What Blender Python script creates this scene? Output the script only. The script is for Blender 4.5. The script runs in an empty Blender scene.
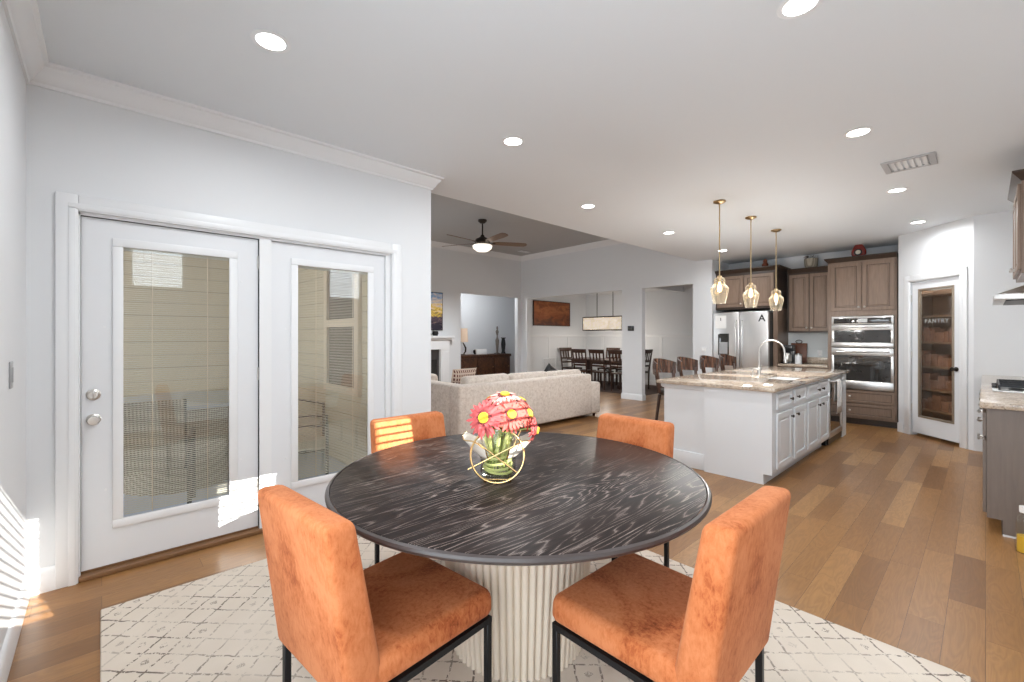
import bpy, bmesh, math, random
from mathutils import Vector, Matrix
SC = bpy.context.scene
COL = SC.collection
R = math.radians
PI = math.pi

# ------------------------------------------------------------------ camera
YAW = 47.057
cam_d = bpy.data.cameras.new('camera'); cam = bpy.data.objects.new('camera', cam_d); COL.objects.link(cam)
cam.location = (0, 0, 1.41); cam.rotation_euler = (PI/2, 0, R(YAW-90))
cam_d.sensor_width = 36; cam_d.lens = 440.71/1024*36; cam_d.shift_y = -4.76/1024
cam_d.clip_start = .02; cam_d.clip_end = 100
SC.camera = cam

# ------------------------------------------------------------------ world, sun, exposure
world = bpy.data.worlds.new('world'); SC.world = world; world.use_nodes = True
bg = world.node_tree.nodes['Background']; bg.inputs[0].default_value = (.86, .93, 1, 1); bg.inputs[1].default_value = 5.4
sun_d = bpy.data.lights.new('sun', 'SUN'); sun_d.energy = 18; sun_d.angle = R(.12); sun_d.color = (1, .95, .87)
sun = bpy.data.objects.new('sun', sun_d); COL.objects.link(sun)
sun.rotation_euler = Vector((-.2376, 1, -.478)).to_track_quat('-Z', 'Y').to_euler()
SC.view_settings.view_transform = 'Standard'; SC.view_settings.look = 'None'
SC.view_settings.exposure = 0.22; SC.view_settings.gamma = 1; SC.view_settings.use_curve_mapping = False
DOWNLIGHT_W = 11; PENDANT_W = 17

# ------------------------------------------------------------------ main dimensions (metres; camera over the origin)
ZC = 2.894; ZL = 3.64
XW, YN, YS, YH = -.30, 3.541, -1.30, 3.912
XO, XB = 8.632, 9.46

# ------------------------------------------------------------------ mesh helper
class MB:
    def __init__(s): s.bm = bmesh.new()
    def _m(s, vs, mat):
        if mat is not None: bmesh.ops.transform(s.bm, matrix=mat, verts=vs)
    def box(s, x0, x1, y0, y1, z0, z1, bev=0, seg=2, mat=None):
        r = bmesh.ops.create_cube(s.bm, size=1)
        vs = r['verts']
        for v in vs:
            v.co = Vector(((x0+x1)/2+v.co.x*(x1-x0), (y0+y1)/2+v.co.y*(y1-y0), (z0+z1)/2+v.co.z*(z1-z0)))
        if bev:
            es = list({e for v in vs for e in v.link_edges})
            g = bmesh.ops.bevel(s.bm, geom=es, offset=min(bev, .49*min(abs(x1-x0), abs(y1-y0), abs(z1-z0))), segments=seg, affect='EDGES', profile=.5)
            vs = list({v for f in g['faces'] for v in f.verts} | {v for v in vs if v.is_valid})
        s._m(vs, mat); return s
    def hexa(s, pts, bev=0, seg=3):      # 8 points: bottom ring 4, top ring 4
        vs = [s.bm.verts.new(p) for p in pts]
        for f in ((3,2,1,0),(4,5,6,7),(0,1,5,4),(1,2,6,5),(2,3,7,6),(3,0,4,7)): s.bm.faces.new([vs[i] for i in f])
        if bev:
            es = list({e for v in vs for e in v.link_edges})
            bmesh.ops.bevel(s.bm, geom=es, offset=bev, segments=seg, affect='EDGES', profile=.5)
        return s
    def tube(s, pts, r, n=8, closed=False, cap=True):
        pts = [Vector(p) for p in pts]; m = len(pts); rings = []
        rad = r if isinstance(r, (list, tuple)) else [r]*m
        up = None
        for i, p in enumerate(pts):
            if closed: t = pts[(i+1) % m]-pts[i-1]
            else: t = pts[min(i+1, m-1)]-pts[max(i-1, 0)]
            t.normalize()
            if up is None:
                up = Vector((0,0,1)) if abs(t.z) < .9 else Vector((1,0,0))
            a = up-t*up.dot(t)
            if a.length < 1e-5: a = Vector((1,0,0))-t*t.x
            a.normalize(); up = a; b = t.cross(a)
            rings.append([s.bm.verts.new(p+(a*math.cos(2*PI*k/n)+b*math.sin(2*PI*k/n))*rad[i]) for k in range(n)])
        for i in range(m if closed else m-1):
            A, B = rings[i], rings[(i+1) % m]
            for k in range(n): s.bm.faces.new((A[k], A[(k+1) % n], B[(k+1) % n], B[k]))
        if cap and not closed:
            s.bm.faces.new(list(reversed(rings[0]))); s.bm.faces.new(rings[-1])
        return s
    def cyl(s, p0, p1, r0, r1=None, n=20): return s.tube([p0, p1], [r0, r0 if r1 is None else r1], n)
    def lathe(s, prof, n=28, c=(0,0,0), closed=False, mat=None, wob=None):
        rings = []; allv = []
        for i, (r, z) in enumerate(prof):
            if r < 1e-6: rings.append([s.bm.verts.new((c[0], c[1], c[2]+z))])
            else: rings.append([s.bm.verts.new((c[0]+(r*(wob(k, i, n) if wob else 1))*math.cos(2*PI*k/n), c[1]+(r*(wob(k, i, n) if wob else 1))*math.sin(2*PI*k/n), c[2]+z)) for k in range(n)])
            allv += rings[-1]
        m = len(rings)
        for i in range(m if closed else m-1):
            A, B = rings[i], rings[(i+1) % m]
            for k in range(n):
                q = []
                for v in (A[k % len(A)], A[(k+1) % len(A)], B[(k+1) % len(B)], B[k % len(B)]):
                    if v not in q: q.append(v)
                if len(q) > 2: s.bm.faces.new(q)
        s._m(allv, mat); return s
    def ball(s, c, r, sx=1, sy=1, sz=1, n=14):
        return s.lathe([(r*math.sin(PI*i/(n//2+1)), -r*math.cos(PI*i/(n//2+1))*1) for i in range(n//2+2)], n, (0,0,0),
                       mat=Matrix.Translation(c) @ Matrix.Diagonal((sx, sy, sz, 1)))
    def prism(s, poly, axis, a, b):      # polygon in the two other axes, extruded along axis
        def P(u, v, w): return {'x': (w, u, v), 'y': (u, w, v), 'z': (u, v, w)}[axis]
        A = [s.bm.verts.new(P(u, v, a)) for u, v in poly]; B = [s.bm.verts.new(P(u, v, b)) for u, v in poly]
        n = len(poly)
        s.bm.faces.new(A); s.bm.faces.new(list(reversed(B)))
        for k in range(n): s.bm.faces.new((A[(k+1) % n], A[k], B[k], B[(k+1) % n]))
        return s
    def quad(s, pts):
        s.bm.faces.new([s.bm.verts.new(p) for p in pts]); return s
    def build(s, name, mat, parent=None, loc=(0,0,0), rot=(0,0,0), smooth=True, ang=40, label=None):
        bmesh.ops.recalc_face_normals(s.bm, faces=s.bm.faces)
        me = bpy.data.meshes.new(name); s.bm.to_mesh(me); s.bm.free()
        if smooth:
            for p in me.polygons: p.use_smooth = True
            me.set_sharp_from_angle(angle=R(ang))
        me.materials.append(mat)
        o = bpy.data.objects.new(name, me); COL.objects.link(o)
        o.location = loc; o.rotation_euler = rot
        if parent is not None: o.parent = parent
        if label: o['label'] = label
        return o

def thing(name, label, cat, loc=(0,0,0), rz=0, group=None):
    o = bpy.data.objects.new(name, None); COL.objects.link(o); o.empty_display_size = .1
    o.location = loc; o.rotation_euler = (0, 0, R(rz)); return tag(o, label, cat, group)
def tag(o, label, cat, group=None):
    o['label'] = label; o['category'] = cat
    if group: o['group'] = group
    return o
def struct(name, mb, mat, **k):
    o = mb.build(name, mat, **k); o['kind'] = 'structure'; return o
KIDS = {}
def copy_tree(o, parent=None):
    c = o.copy(); COL.objects.link(c)
    if parent is not None: c.parent = parent
    for ch in [x for x in bpy.data.objects if x.parent == o and x is not c]: copy_tree(ch, c)
    return c
def dup(o, label, loc, rz=0, group=None):
    c = copy_tree(o); c.location = loc; c.rotation_euler = (0, 0, R(rz)); c['label'] = label
    if group: c['group'] = group
    return c
def lamp(name, kind, energy, loc, parent=None, color=(.92, .965, 1), **k):
    d = bpy.data.lights.new(name, kind); d.energy = energy; d.color = color
    for a, b in k.items(): setattr(d, a, b)
    o = bpy.data.objects.new(name, d); COL.objects.link(o); o.location = loc
    if parent is not None: o.parent = parent
    return o

# ------------------------------------------------------------------ materials
class NT:
    def __init__(s, name):
        s.m = bpy.data.materials.new(name); s.m.use_nodes = True
        s.t = s.m.node_tree; s.b = s.t.nodes['Principled BSDF']; s.out = s.t.nodes['Material Output']
    def n(s, ty, ins=None, **k):
        x = s.t.nodes.new(ty)
        for a, b in k.items(): setattr(x, a, b)
        for a, b in (ins or {}).items():
            if isinstance(b, bpy.types.NodeSocket): s.t.links.new(b, x.inputs[a])
            else: x.inputs[a].default_value = b
        return x
    def L(s, a, b): s.t.links.new(a, b)
    def co(s, scale=(1,1,1), rot=(0,0,0), loc=(0,0,0)):
        tc = s.n('ShaderNodeTexCoord')
        return s.n('ShaderNodeMapping', {'Vector': tc.outputs['Object'], 'Scale': scale, 'Rotation': rot, 'Location': loc}).outputs[0]
    def noise(s, vec, scale, detail=4, rough=.55, dist=0):
        return s.n('ShaderNodeTexNoise', {'Vector': vec, 'Scale': scale, 'Detail': detail, 'Roughness': rough, 'Distortion': dist}).outputs['Fac']
    def ramp(s, fac, stops):
        r = s.n('ShaderNodeValToRGB', {'Fac': fac}); e = r.color_ramp.elements
        while len(e) < len(stops): e.new(.5)
        for i, (p, c) in enumerate(stops):
            e[i].position = p; e[i].color = (c[0], c[1], c[2], 1) if isinstance(c, tuple) else (c, c, c, 1)
        return r.outputs['Color']
    def mix(s, fac, a, b, blend='MIX'):
        x = s.n('ShaderNodeMix', data_type='RGBA', blend_type=blend)
        for i, v in ((0, fac), (6, a), (7, b)):
            if isinstance(v, bpy.types.NodeSocket): s.L(v, x.inputs[i])
            else: x.inputs[i].default_value = (v if i == 0 else (v[0], v[1], v[2], 1))
        return x.outputs[2]
    def math(s, op, a, b=None, c=None):
        x = s.n('ShaderNodeMath', operation=op)
        for i, v in enumerate((a, b, c)):
            if v is None: continue
            if isinstance(v, bpy.types.NodeSocket): s.L(v, x.inputs[i])
            else: x.inputs[i].default_value = v
        return x.outputs[0]
    def bump(s, h, strength=.3, dist=.01):
        x = s.n('ShaderNodeBump', {'Height': h, 'Strength': strength, 'Distance': dist}); s.L(x.outputs[0], s.b.inputs['Normal'])
    def set(s, **k):
        names = dict(color='Base Color', rough='Roughness', metal='Metallic', spec='Specular IOR Level', emit='Emission Color', es='Emission Strength',
                     trans='Transmission Weight', sheen='Sheen Weight', coat='Coat Weight', coatr='Coat Roughness', alpha='Alpha', ior='IOR')
        for a, v in k.items():
            i = s.b.inputs[names[a]]
            if isinstance(v, bpy.types.NodeSocket): s.L(v, i)
            elif isinstance(v, tuple): i.default_value = (v[0], v[1], v[2], 1)
            else: i.default_value = v
        return s
def lin(r, g, b):
    f = lambda c: c/255/12.92 if c/255 <= .04045 else ((c/255+.055)/1.055)**2.4
    return (f(r), f(g), f(b))
def plain(name, col, rough=.5, metal=0, var=.06, scale=6, **k):
    t = NT(name); f = t.noise(t.co(), scale, 3)
    c = t.mix(f, tuple(x*(1-var) for x in col), tuple(min(1, x*(1+var)) for x in col))
    t.set(color=c, rough=rough, metal=metal, **k); return t.m

WALL = plain('wall_paint', (.73, .74, .755), .62, var=.012, scale=1.5)
CEIL = plain('ceiling_paint', (.73, .755, .78), .75, var=.012, scale=1.2)
TRIM = plain('trim_paint', (.78, .785, .795), .35, var=.01)
WHITE = plain('white_paint', (.74, .755, .775), .35, var=.01)
DOORW = plain('door_paint', (.74, .75, .77), .4, var=.01)
BLACK = plain('black_metal', (.018, .018, .02), .4, .6, var=.1)
BLACKP = plain('black_plastic', (.012, .012, .013), .3)
DARK = plain('dark_gap', (.02, .018, .016), .7)
GOLD = plain('gold_metal', (.72, .5, .24), .25, 1, var=.05)
BRASS = plain('aged_brass', (.5, .36, .2), .3, 1, var=.08)
CHROME = plain('brushed_nickel', (.62, .6, .57), .28, 1, var=.05)
BRONZE = plain('dark_bronze', (.05, .04, .032), .4, .7)
PAPER = plain('paper', (.85, .84, .82), .8)
CREAM = plain('cream_fabric', (.72, .66, .55), .9)
RED = plain('red_glaze', (.22, .025, .02), .2, coat=.5)

def mk_steel():
    t = NT('stainless_steel'); f = t.noise(t.co((2, 2, 90)), 4, 3)
    t.set(color=t.mix(f, (.55, .54, .53), (.7, .69, .67)), metal=1, rough=t.math('MULTIPLY_ADD', f, .15, .22)); return t.m
STEEL = mk_steel()
def mk_steelv():
    t = NT('refrigerator_steel'); f = t.noise(t.co((60, 60, 1)), 4, 3)
    t.set(color=t.mix(f, (.62, .61, .60), (.76, .75, .74)), metal=.8, rough=t.math('MULTIPLY_ADD', f, .12, .28)); return t.m
STEELV = mk_steelv()
def mk_cabwood(name, a, b):
    t = NT(name); f = t.noise(t.co((14, 14, 1.2)), 3, 6, .6, .6)
    t.set(color=t.mix(f, a, b), rough=.38, spec=.45); return t.m
CABW = mk_cabwood('taupe_stained_wood', lin(108, 88, 73), lin(148, 125, 108))
CABD = mk_cabwood('dark_stained_edge', lin(50, 38, 30), lin(70, 55, 45))
GREYW = mk_cabwood('grey_stained_wood', lin(106, 94, 86), lin(128, 115, 106))
ESPR = mk_cabwood('espresso_wood', lin(46, 28, 20), lin(78, 50, 37))
def mk_stoolw():
    t = NT('striped_dark_wood'); f = t.noise(t.co((16, 16, 1.5)), 2.6, 3, .5, .4)
    t.set(color=t.ramp(f, [(.35, lin(38, 20, 14)), (.5, lin(64, 38, 28)), (.64, lin(112, 80, 63))]), rough=.2, coat=.5); return t.m
STOOLW = mk_stoolw()
def mk_side():
    t = NT('burl_sideboard_wood'); f = t.noise(t.co((3, 3, 3)), 3, 6, .65, 1.5)
    t.set(color=t.ramp(f, [(.3, lin(38, 22, 14)), (.5, lin(78, 46, 28)), (.7, lin(112, 72, 44))]), rough=.35); return t.m
SIDEW = mk_side()

def mk_floor():
    t = NT('hardwood_planks'); v = t.co()
    br = t.n('ShaderNodeTexBrick', {'Vector': v, 'Color1': (0,0,0,1), 'Color2': (1,1,1,1), 'Mortar': (.5,.5,.5,1), 'Scale': 1, 'Mortar Size': .0012, 'Mortar Smooth': .1,
              'Bias': 0, 'Brick Width': 1.0, 'Row Height': .136}, offset=.37, offset_frequency=2, squash=.72, squash_frequency=3)
    tone = t.n('ShaderNodeSeparateColor', {'Color': br.outputs['Color']}).outputs[0]
    # each plank has its own grain: shift the coordinates by the plank's tone
    sh = t.n('ShaderNodeVectorMath', {0: v, 1: t.n('ShaderNodeCombineXYZ', {0: t.math('MULTIPLY', tone, 17), 1: t.math('MULTIPLY', tone, 9), 2: t.math('MULTIPLY', tone, 31)}).outputs[0]}, operation='ADD').outputs[0]
    st = t.n('ShaderNodeMapping', {'Vector': sh, 'Scale': (1.1, 6, 1)}).outputs[0]
    swirl = t.noise(st, 1.7, 2, .5, 1.0)
    rings = t.math('PINGPONG', t.math('MULTIPLY', swirl, 9), .5)
    fine = t.noise(t.n('ShaderNodeMapping', {'Vector': sh, 'Scale': (3, 60, 1)}).outputs[0], 3, 4)
    c = t.ramp(tone, [(0, lin(128, 88, 50)), (.3, lin(152, 108, 64)), (.7, lin(168, 122, 74)), (1, lin(184, 138, 86))])
    c = t.mix(t.math('MULTIPLY', rings, .55), c, lin(96, 68, 45))
    c = t.mix(t.math('MULTIPLY', fine, .35), c, lin(104, 74, 48))
    c = t.mix(t.math('MULTIPLY', br.outputs['Fac'], .65), c, lin(70, 48, 32))
    rg = t.math('MULTIPLY_ADD', fine, .16, .24)
    t.set(color=c, rough=rg, spec=.4)
    t.bump(t.math('SUBTRACT', t.math('MULTIPLY', swirl, .25), br.outputs['Fac']), .25, .002); return t.m
FLOOR = mk_floor()

def mk_rug():
    t = NT('cream_trellis_rug'); v = t.co((9.5, 9.5, 9.5), (0, 0, R(45)))
    wob = t.n('ShaderNodeVectorMath', {0: v, 1: t.n('ShaderNodeVectorMath', {0: t.n('ShaderNodeTexNoise', {'Vector': t.co(), 'Scale': 14, 'Detail': 2}).outputs['Color'], 3: .22}, operation='SCALE').outputs[0]}, operation='ADD').outputs[0]
    xyz = t.n('ShaderNodeSeparateXYZ', {0: wob})
    dx = t.math('ABSOLUTE', t.math('SUBTRACT', t.math('FRACT', xyz.outputs[0]), .5)); dy = t.math('ABSOLUTE', t.math('SUBTRACT', t.math('FRACT', xyz.outputs[1]), .5))
    lx = t.math('GREATER_THAN', dx, .458); ly = t.math('GREATER_THAN', dy, .458)
    line = t.math('MAXIMUM', lx, ly)
    wear = t.math('GREATER_THAN', t.noise(t.co(), 55, 3, .7), .47)
    big = t.ramp(t.noise(t.co(), 3.2, 3), [(.38, .25), (.58, 1.0)])
    cell = t.n('ShaderNodeCombineXYZ', {0: t.math('FLOOR', xyz.outputs[0]), 1: t.math('FLOOR', xyz.outputs[1])}).outputs[0]
    rnd = t.n('ShaderNodeTexWhiteNoise', {'Vector': cell}, noise_dimensions='3D').outputs['Value']
    rad = t.math('ADD', dx, dy)
    motif = t.math('MULTIPLY', t.math('MULTIPLY', t.math('LESS_THAN', rad, .2), t.math('GREATER_THAN', t.math('PINGPONG', t.math('MULTIPLY', t.math('SUBTRACT', dx, dy), 14), .5), .2)), t.math('GREATER_THAN', rnd, .6))
    mask = t.math('MULTIPLY', t.math('MAXIMUM', t.math('MULTIPLY', line, wear), t.math('MULTIPLY', motif, wear)), big)
    pile = t.noise(t.co(), 260, 2)
    base = t.mix(t.noise(t.co(), 5, 4), lin(206, 193, 178), lin(222, 211, 198))
    base = t.mix(t.math('MULTIPLY', pile, .25), base, lin(190, 176, 160))
    t.set(color=t.mix(t.math('MULTIPLY', mask, .9), base, lin(104, 92, 84)), rough=.95, spec=.1)
    t.bump(pile, .4, .003); return t.m
RUG = mk_rug()

def mk_tabletop():
    t = NT('cerused_dark_oak'); v = t.co((.62, 6.0, 1))
    plank = t.math('FLOOR', t.math('MULTIPLY', t.n('ShaderNodeSeparateXYZ', {0: t.co()}).outputs[1], 6.2))
    off = t.n('ShaderNodeCombineXYZ', {0: t.math('MULTIPLY', plank, 3.7), 1: t.math('MULTIPLY', plank, 1.3), 2: t.math('MULTIPLY', plank, 7.1)}).outputs[0]
    pv = t.n('ShaderNodeVectorMath', {0: v, 1: off}, operation='ADD').outputs[0]
    field = t.noise(pv, 1.5, 2, .45, .25)
    rings = t.math('PINGPONG', t.math('MULTIPLY', field, 19), .5)
    fine = t.noise(t.n('ShaderNodeMapping', {'Vector': pv, 'Scale': (5, 22, 1)}).outputs[0], 5, 4, .65)
    lum = t.math('ADD', t.math('MULTIPLY', rings, 1.0), t.math('MULTIPLY', t.math('SUBTRACT', fine, .5), .8))
    area = t.ramp(t.noise(t.co((.8, 2, 1)), 2.2, 2), [(.4, .25), (.62, 1.0)])
    c = t.ramp(lum, [(.08, lin(22, 15, 13)), (.30, lin(36, 26, 23)), (.42, lin(66, 54, 49)), (.5, lin(144, 131, 124))])
    c2 = t.ramp(fine, [(.3, lin(26, 18, 16)), (.7, lin(56, 45, 41))])
    t.set(color=t.mix(area, c2, c), rough=t.math('MULTIPLY_ADD', fine, .15, .30), spec=.16)
    t.bump(lum, .10, .002); return t.m
TOP = mk_tabletop()
TOPEDGE = plain('dark_table_edge', lin(62, 54, 52), .3, var=.2, scale=20)
FLUTE = plain('ivory_fluted_wood', lin(226, 213, 196), .5, var=.04)

def mk_velvet():
    t = NT('rust_orange_velvet'); v = t.co()
    big = t.noise(v, 4, 3, .6, .4); med = t.noise(t.co((1, 1, .4)), 70, 4, .75, .4); fine = t.noise(v, 240, 2)
    f = t.math('ADD', t.math('MULTIPLY', big, .85), t.math('MULTIPLY', med, .55))
    c = t.ramp(f, [(.50, lin(122, 56, 26)), (.60, lin(166, 88, 48)), (.68, lin(186, 108, 64)), (.82, lin(200, 124, 80))])
    t.set(color=c, rough=.85, spec=.2, sheen=.12)
    t.b.inputs['Sheen Tint'].default_value = (1, .72, .5, 1)
    t.bump(t.math('ADD', med, t.math('MULTIPLY', fine, .4)), .12, .004); return t.m
VELVET = mk_velvet()

def mk_granite():
    t = NT('beige_granite'); a = t.noise(t.co(), 9, 5, .7, .8); b = t.n('ShaderNodeTexVoronoi', {'Vector': t.co(), 'Scale': 95}).outputs['Color']
    g = t.n('ShaderNodeSeparateColor', {'Color': b}).outputs[0]; sp = t.noise(t.co(), 70, 3, .7)
    c = t.ramp(a, [(.3, lin(128, 108, 90)), (.5, lin(176, 156, 136)), (.7, lin(206, 190, 170))])
    c = t.mix(t.math('MULTIPLY', g, .35), c, lin(236, 226, 212))
    c = t.mix(t.ramp(sp, [(.57, 0.0), (.66, .75)]), c, lin(96, 78, 66))
    t.set(color=c, rough=.1, spec=.6); return t.m
GRANITE = mk_granite()
def mk_sofa():
    t = NT('mottled_beige_upholstery'); a = t.noise(t.co(), 26, 4, .7, .5); b = t.noise(t.co(), 160, 2)
    c = t.ramp(a, [(.30, lin(196, 182, 170)), (.5, lin(220, 208, 197)), (.68, lin(230, 220, 211))])
    t.set(color=c, rough=.95, spec=.1); t.bump(b, .3, .004); return t.m
SOFA = mk_sofa()
def mk_stripe():
    t = NT('striped_cushion_fabric'); x = t.n('ShaderNodeSeparateXYZ', {0: t.co()})
    s = t.math('GREATER_THAN', t.math('FRACT', t.math('MULTIPLY', x.outputs[0], 26)), .5)
    w = t.math('GREATER_THAN', t.math('FRACT', t.math('MULTIPLY', x.outputs[2], 18)), .35)
    t.set(color=t.mix(t.math('MULTIPLY', s, w), lin(206, 186, 170), lin(98, 52, 44)), rough=.9); return t.m
STRIPE = mk_stripe()
def mk_tile():
    t = NT('pale_glass_tile'); br = t.n('ShaderNodeTexBrick', {'Vector': t.co((1,1,1), (R(90), 0, R(90))), 'Color1': (*lin(206, 212, 214), 1), 'Color2': (*lin(226, 230, 231), 1), 'Mortar': (*lin(216, 218, 218), 1), 'Scale': 1,
              'Mortar Size': .002, 'Brick Width': .3, 'Row Height': .05})
    t.set(color=br.outputs['Color'], rough=.15); return t.m
TILE = mk_tile()
def mk_glass(name, tint=(1,1,1), refl=.5, f0=1.0):
    m = bpy.data.materials.new(name); m.use_nodes = True; t = m.node_tree; t.nodes.clear()
    o = t.nodes.new('ShaderNodeOutputMaterial'); mx = t.nodes.new('ShaderNodeMixShader'); tr = t.nodes.new('ShaderNodeBsdfTransparent'); g = t.nodes.new('ShaderNodeBsdfGlossy')
    lw = t.nodes.new('ShaderNodeLayerWeight'); lw.inputs[0].default_value = .5
    pw_ = t.nodes.new('ShaderNodeMath'); pw_.operation = 'POWER'; pw_.inputs[1].default_value = 4; t.links.new(lw.outputs['Facing'], pw_.inputs[0])
    fr = t.nodes.new('ShaderNodeMath'); fr.operation = 'MULTIPLY_ADD'; fr.inputs[1].default_value = .8; fr.inputs[2].default_value = .042; t.links.new(pw_.outputs[0], fr.inputs[0])
    mul = t.nodes.new('ShaderNodeMath'); mul.operation = 'MULTIPLY'; mul.inputs[1].default_value = f0; mul.use_clamp = True
    nz = t.nodes.new('ShaderNodeTexNoise'); nz.inputs['Scale'].default_value = 2
    cr = t.nodes.new('ShaderNodeMapRange'); cr.inputs['To Min'].default_value = .97; cr.inputs['To Max'].default_value = 1
    hs = t.nodes.new('ShaderNodeHueSaturation'); hs.inputs['Color'].default_value = (*tint, 1)
    t.links.new(nz.outputs['Fac'], cr.inputs['Value']); t.links.new(cr.outputs[0], hs.inputs['Value']); t.links.new(hs.outputs[0], tr.inputs[0])
    g.inputs['Roughness'].default_value = .02
    t.links.new(fr.outputs[0], mul.inputs[0]); t.links.new(mul.outputs[0], mx.inputs[0]); t.links.new(tr.outputs[0], mx.inputs[1]); t.links.new(g.outputs[0], mx.inputs[2]); t.links.new(mx.outputs[0], o.inputs[0])
    return m
GLASS = mk_glass('clear_window_glass', (.97, .98, .98), f0=1.6)
DOORGL = mk_glass('double_door_glass', (.97, .98, .98), f0=1.5)
VGLASS = mk_glass('clear_vase_glass', (.97, .98, .95), f0=1.5)
def mk_shade():
    m = bpy.data.materials.new('ribbed_pendant_glass'); m.use_nodes = True; t = m.node_tree; t.nodes.clear(); N = t.nodes.new
    o = N('ShaderNodeOutputMaterial'); a = N('ShaderNodeMixShader'); b = N('ShaderNodeMixShader'); tr = N('ShaderNodeBsdfTransparent'); tl_ = N('ShaderNodeBsdfTranslucent'); g = N('ShaderNodeBsdfGlossy')
    lw = N('ShaderNodeLayerWeight'); lw.inputs[0].default_value = .12
    w = N('ShaderNodeTexNoise'); w.inputs['Scale'].default_value = 30
    mr = N('ShaderNodeMapRange'); mr.inputs['To Min'].default_value = .02; mr.inputs['To Max'].default_value = .07
    mx = N('ShaderNodeMath'); mx.operation = 'MAXIMUM'
    tr.inputs[0].default_value = (.98, .95, .89, 1); tl_.inputs[0].default_value = (.95, .88, .76, 1); g.inputs['Roughness'].default_value = .12; b.inputs[0].default_value = .09
    L = t.links.new
    L(w.outputs['Fac'], mr.inputs['Value']); L(mr.outputs[0], mx.inputs[0]); L(lw.outputs['Facing'], mx.inputs[1]); L(mx.outputs[0], a.inputs[0])
    L(tr.outputs[0], a.inputs[1]); L(tl_.outputs[0], a.inputs[2]); L(a.outputs[0], b.inputs[1]); L(g.outputs[0], b.inputs[2]); L(b.outputs[0], o.inputs[0])
    return m
SHADEG = mk_shade()
SMOKE = mk_glass('smoked_oven_glass', (.05, .045, .04), f0=2.2)
DGLASS = plain('dark_oven_glass', (.03, .028, .026), .06, var=.1, coat=1.0)
def mk_emit(name, col, s):
    t = NT(name); f = t.noise(t.co(), 8, 2); t.set(color=col, emit=t.mix(f, tuple(x*.97 for x in col), col), es=s, rough=.5); return t.m
LENS = mk_emit('lit_downlight_lens', (1, .97, .92), 14)
BULB = mk_emit('lit_filament_bulb', (1, .76, .42), 5)
FANLIT = mk_emit('lit_frosted_bowl', (1, .93, .82), .95)
LAMPSH = mk_emit('lit_lamp_shade', (.8, .6, .44), .12)
def mk_crystal():
    t = NT('lit_crystal_panel'); v = t.n('ShaderNodeTexVoronoi', {'Vector': t.co(), 'Scale': 13}, feature='DISTANCE_TO_EDGE').outputs['Distance']
    t.set(color=(.9, .85, .78), emit=t.ramp(v, [(.0, (.30, .22, .14)), (.34, (1, .88, .70))]), es=.7, rough=.2); return t.m
CRYSTAL = mk_crystal()
def mk_concrete():
    t = NT('patio_concrete'); f = t.noise(t.co(), 4, 6); t.set(color=t.mix(f, lin(172, 182, 206), lin(200, 208, 228)), rough=.85); return t.m
CONC = mk_concrete()
def mk_siding():
    t = NT('tan_lap_siding'); z = t.n('ShaderNodeSeparateXYZ', {0: t.co()}).outputs[2]
    f = t.math('FRACT', t.math('MULTIPLY', z, 6)); c = t.mix(t.ramp(f, [(0, .7), (.12, 0.0)]), lin(206, 192, 164), lin(150, 136, 112))
    t.set(color=c, rough=.8); return t.m
SIDING = mk_siding()
def mk_wicker():
    t = NT('woven_resin_wicker'); w1 = t.n('ShaderNodeTexWave', {'Vector': t.co(), 'Scale': 22, 'Distortion': .5}, bands_direction='Z').outputs['Fac']
    w2 = t.n('ShaderNodeTexWave', {'Vector': t.co(), 'Scale': 14, 'Distortion': .5}, bands_direction='X').outputs['Fac']
    t.set(color=t.mix(t.math('MULTIPLY', w1, w2), lin(138, 130, 116), lin(222, 212, 194)), rough=.8); t.bump(w1, .5, .01); return t.m
WICKER = mk_wicker()
BLINDM = plain('blind_slat_vinyl', (.62, .585, .5), .6, var=.02)
WINSLAT = plain('white_blind_slat', (.85, .84, .81), .5, var=.02)
DECK = plain('porch_beam_paint', lin(226, 208, 184), .6)
def mk_art(name, stops, sc, stretch):
    t = NT(name); z = t.n('ShaderNodeSeparateXYZ', {0: t.co()}).outputs[2]; f = t.noise(t.co(stretch), sc, 5, .6, .8)
    t.set(color=t.ramp(t.math('ADD', t.math('MULTIPLY', t.math('SUBTRACT', f, .5), 1.1), z), stops), rough=.6); return t.m

# ================================================================== the setting
def sweep(prof, path, z0=0):
    """profile (offset from the wall, height) swept along a wall line; the room lies to the walker's right"""
    mb = MB(); n = len(path); rings = []
    P = [Vector(p) for p in path]
    for i in range(n):
        ds = []
        if i > 0: ds.append((P[i]-P[i-1]).normalized())
        if i < n-1: ds.append((P[i+1]-P[i]).normalized())
        ns = [Vector((d.y, -d.x)) for d in ds]
        m = ns[0] if len(ns) == 1 else (ns[0]+ns[1])/(1+ns[0].dot(ns[1]))
        rings.append([mb.bm.verts.new((P[i].x+m.x*o, P[i].y+m.y*o, z0+z)) for o, z in prof])
    k = len(prof)
    for i in range(n-1):
        for j in range(k): mb.bm.faces.new((rings[i][j], rings[i][(j+1) % k], rings[i+1][(j+1) % k], rings[i+1][j]))
    mb.bm.faces.new(rings[0]); mb.bm.faces.new(list(reversed(rings[-1])))
    return mb
CROWN = [(0,-.115), (.012,-.115), (.016,-.098), (.03,-.088), (.042,-.062), (.066,-.036), (.072,-.022), (.088,-.014), (.09,0), (0,0)]
BASE = [(0,0), (.016,0), (.016,.105), (.012,.118), (.006,.13), (0,.134)]

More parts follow.
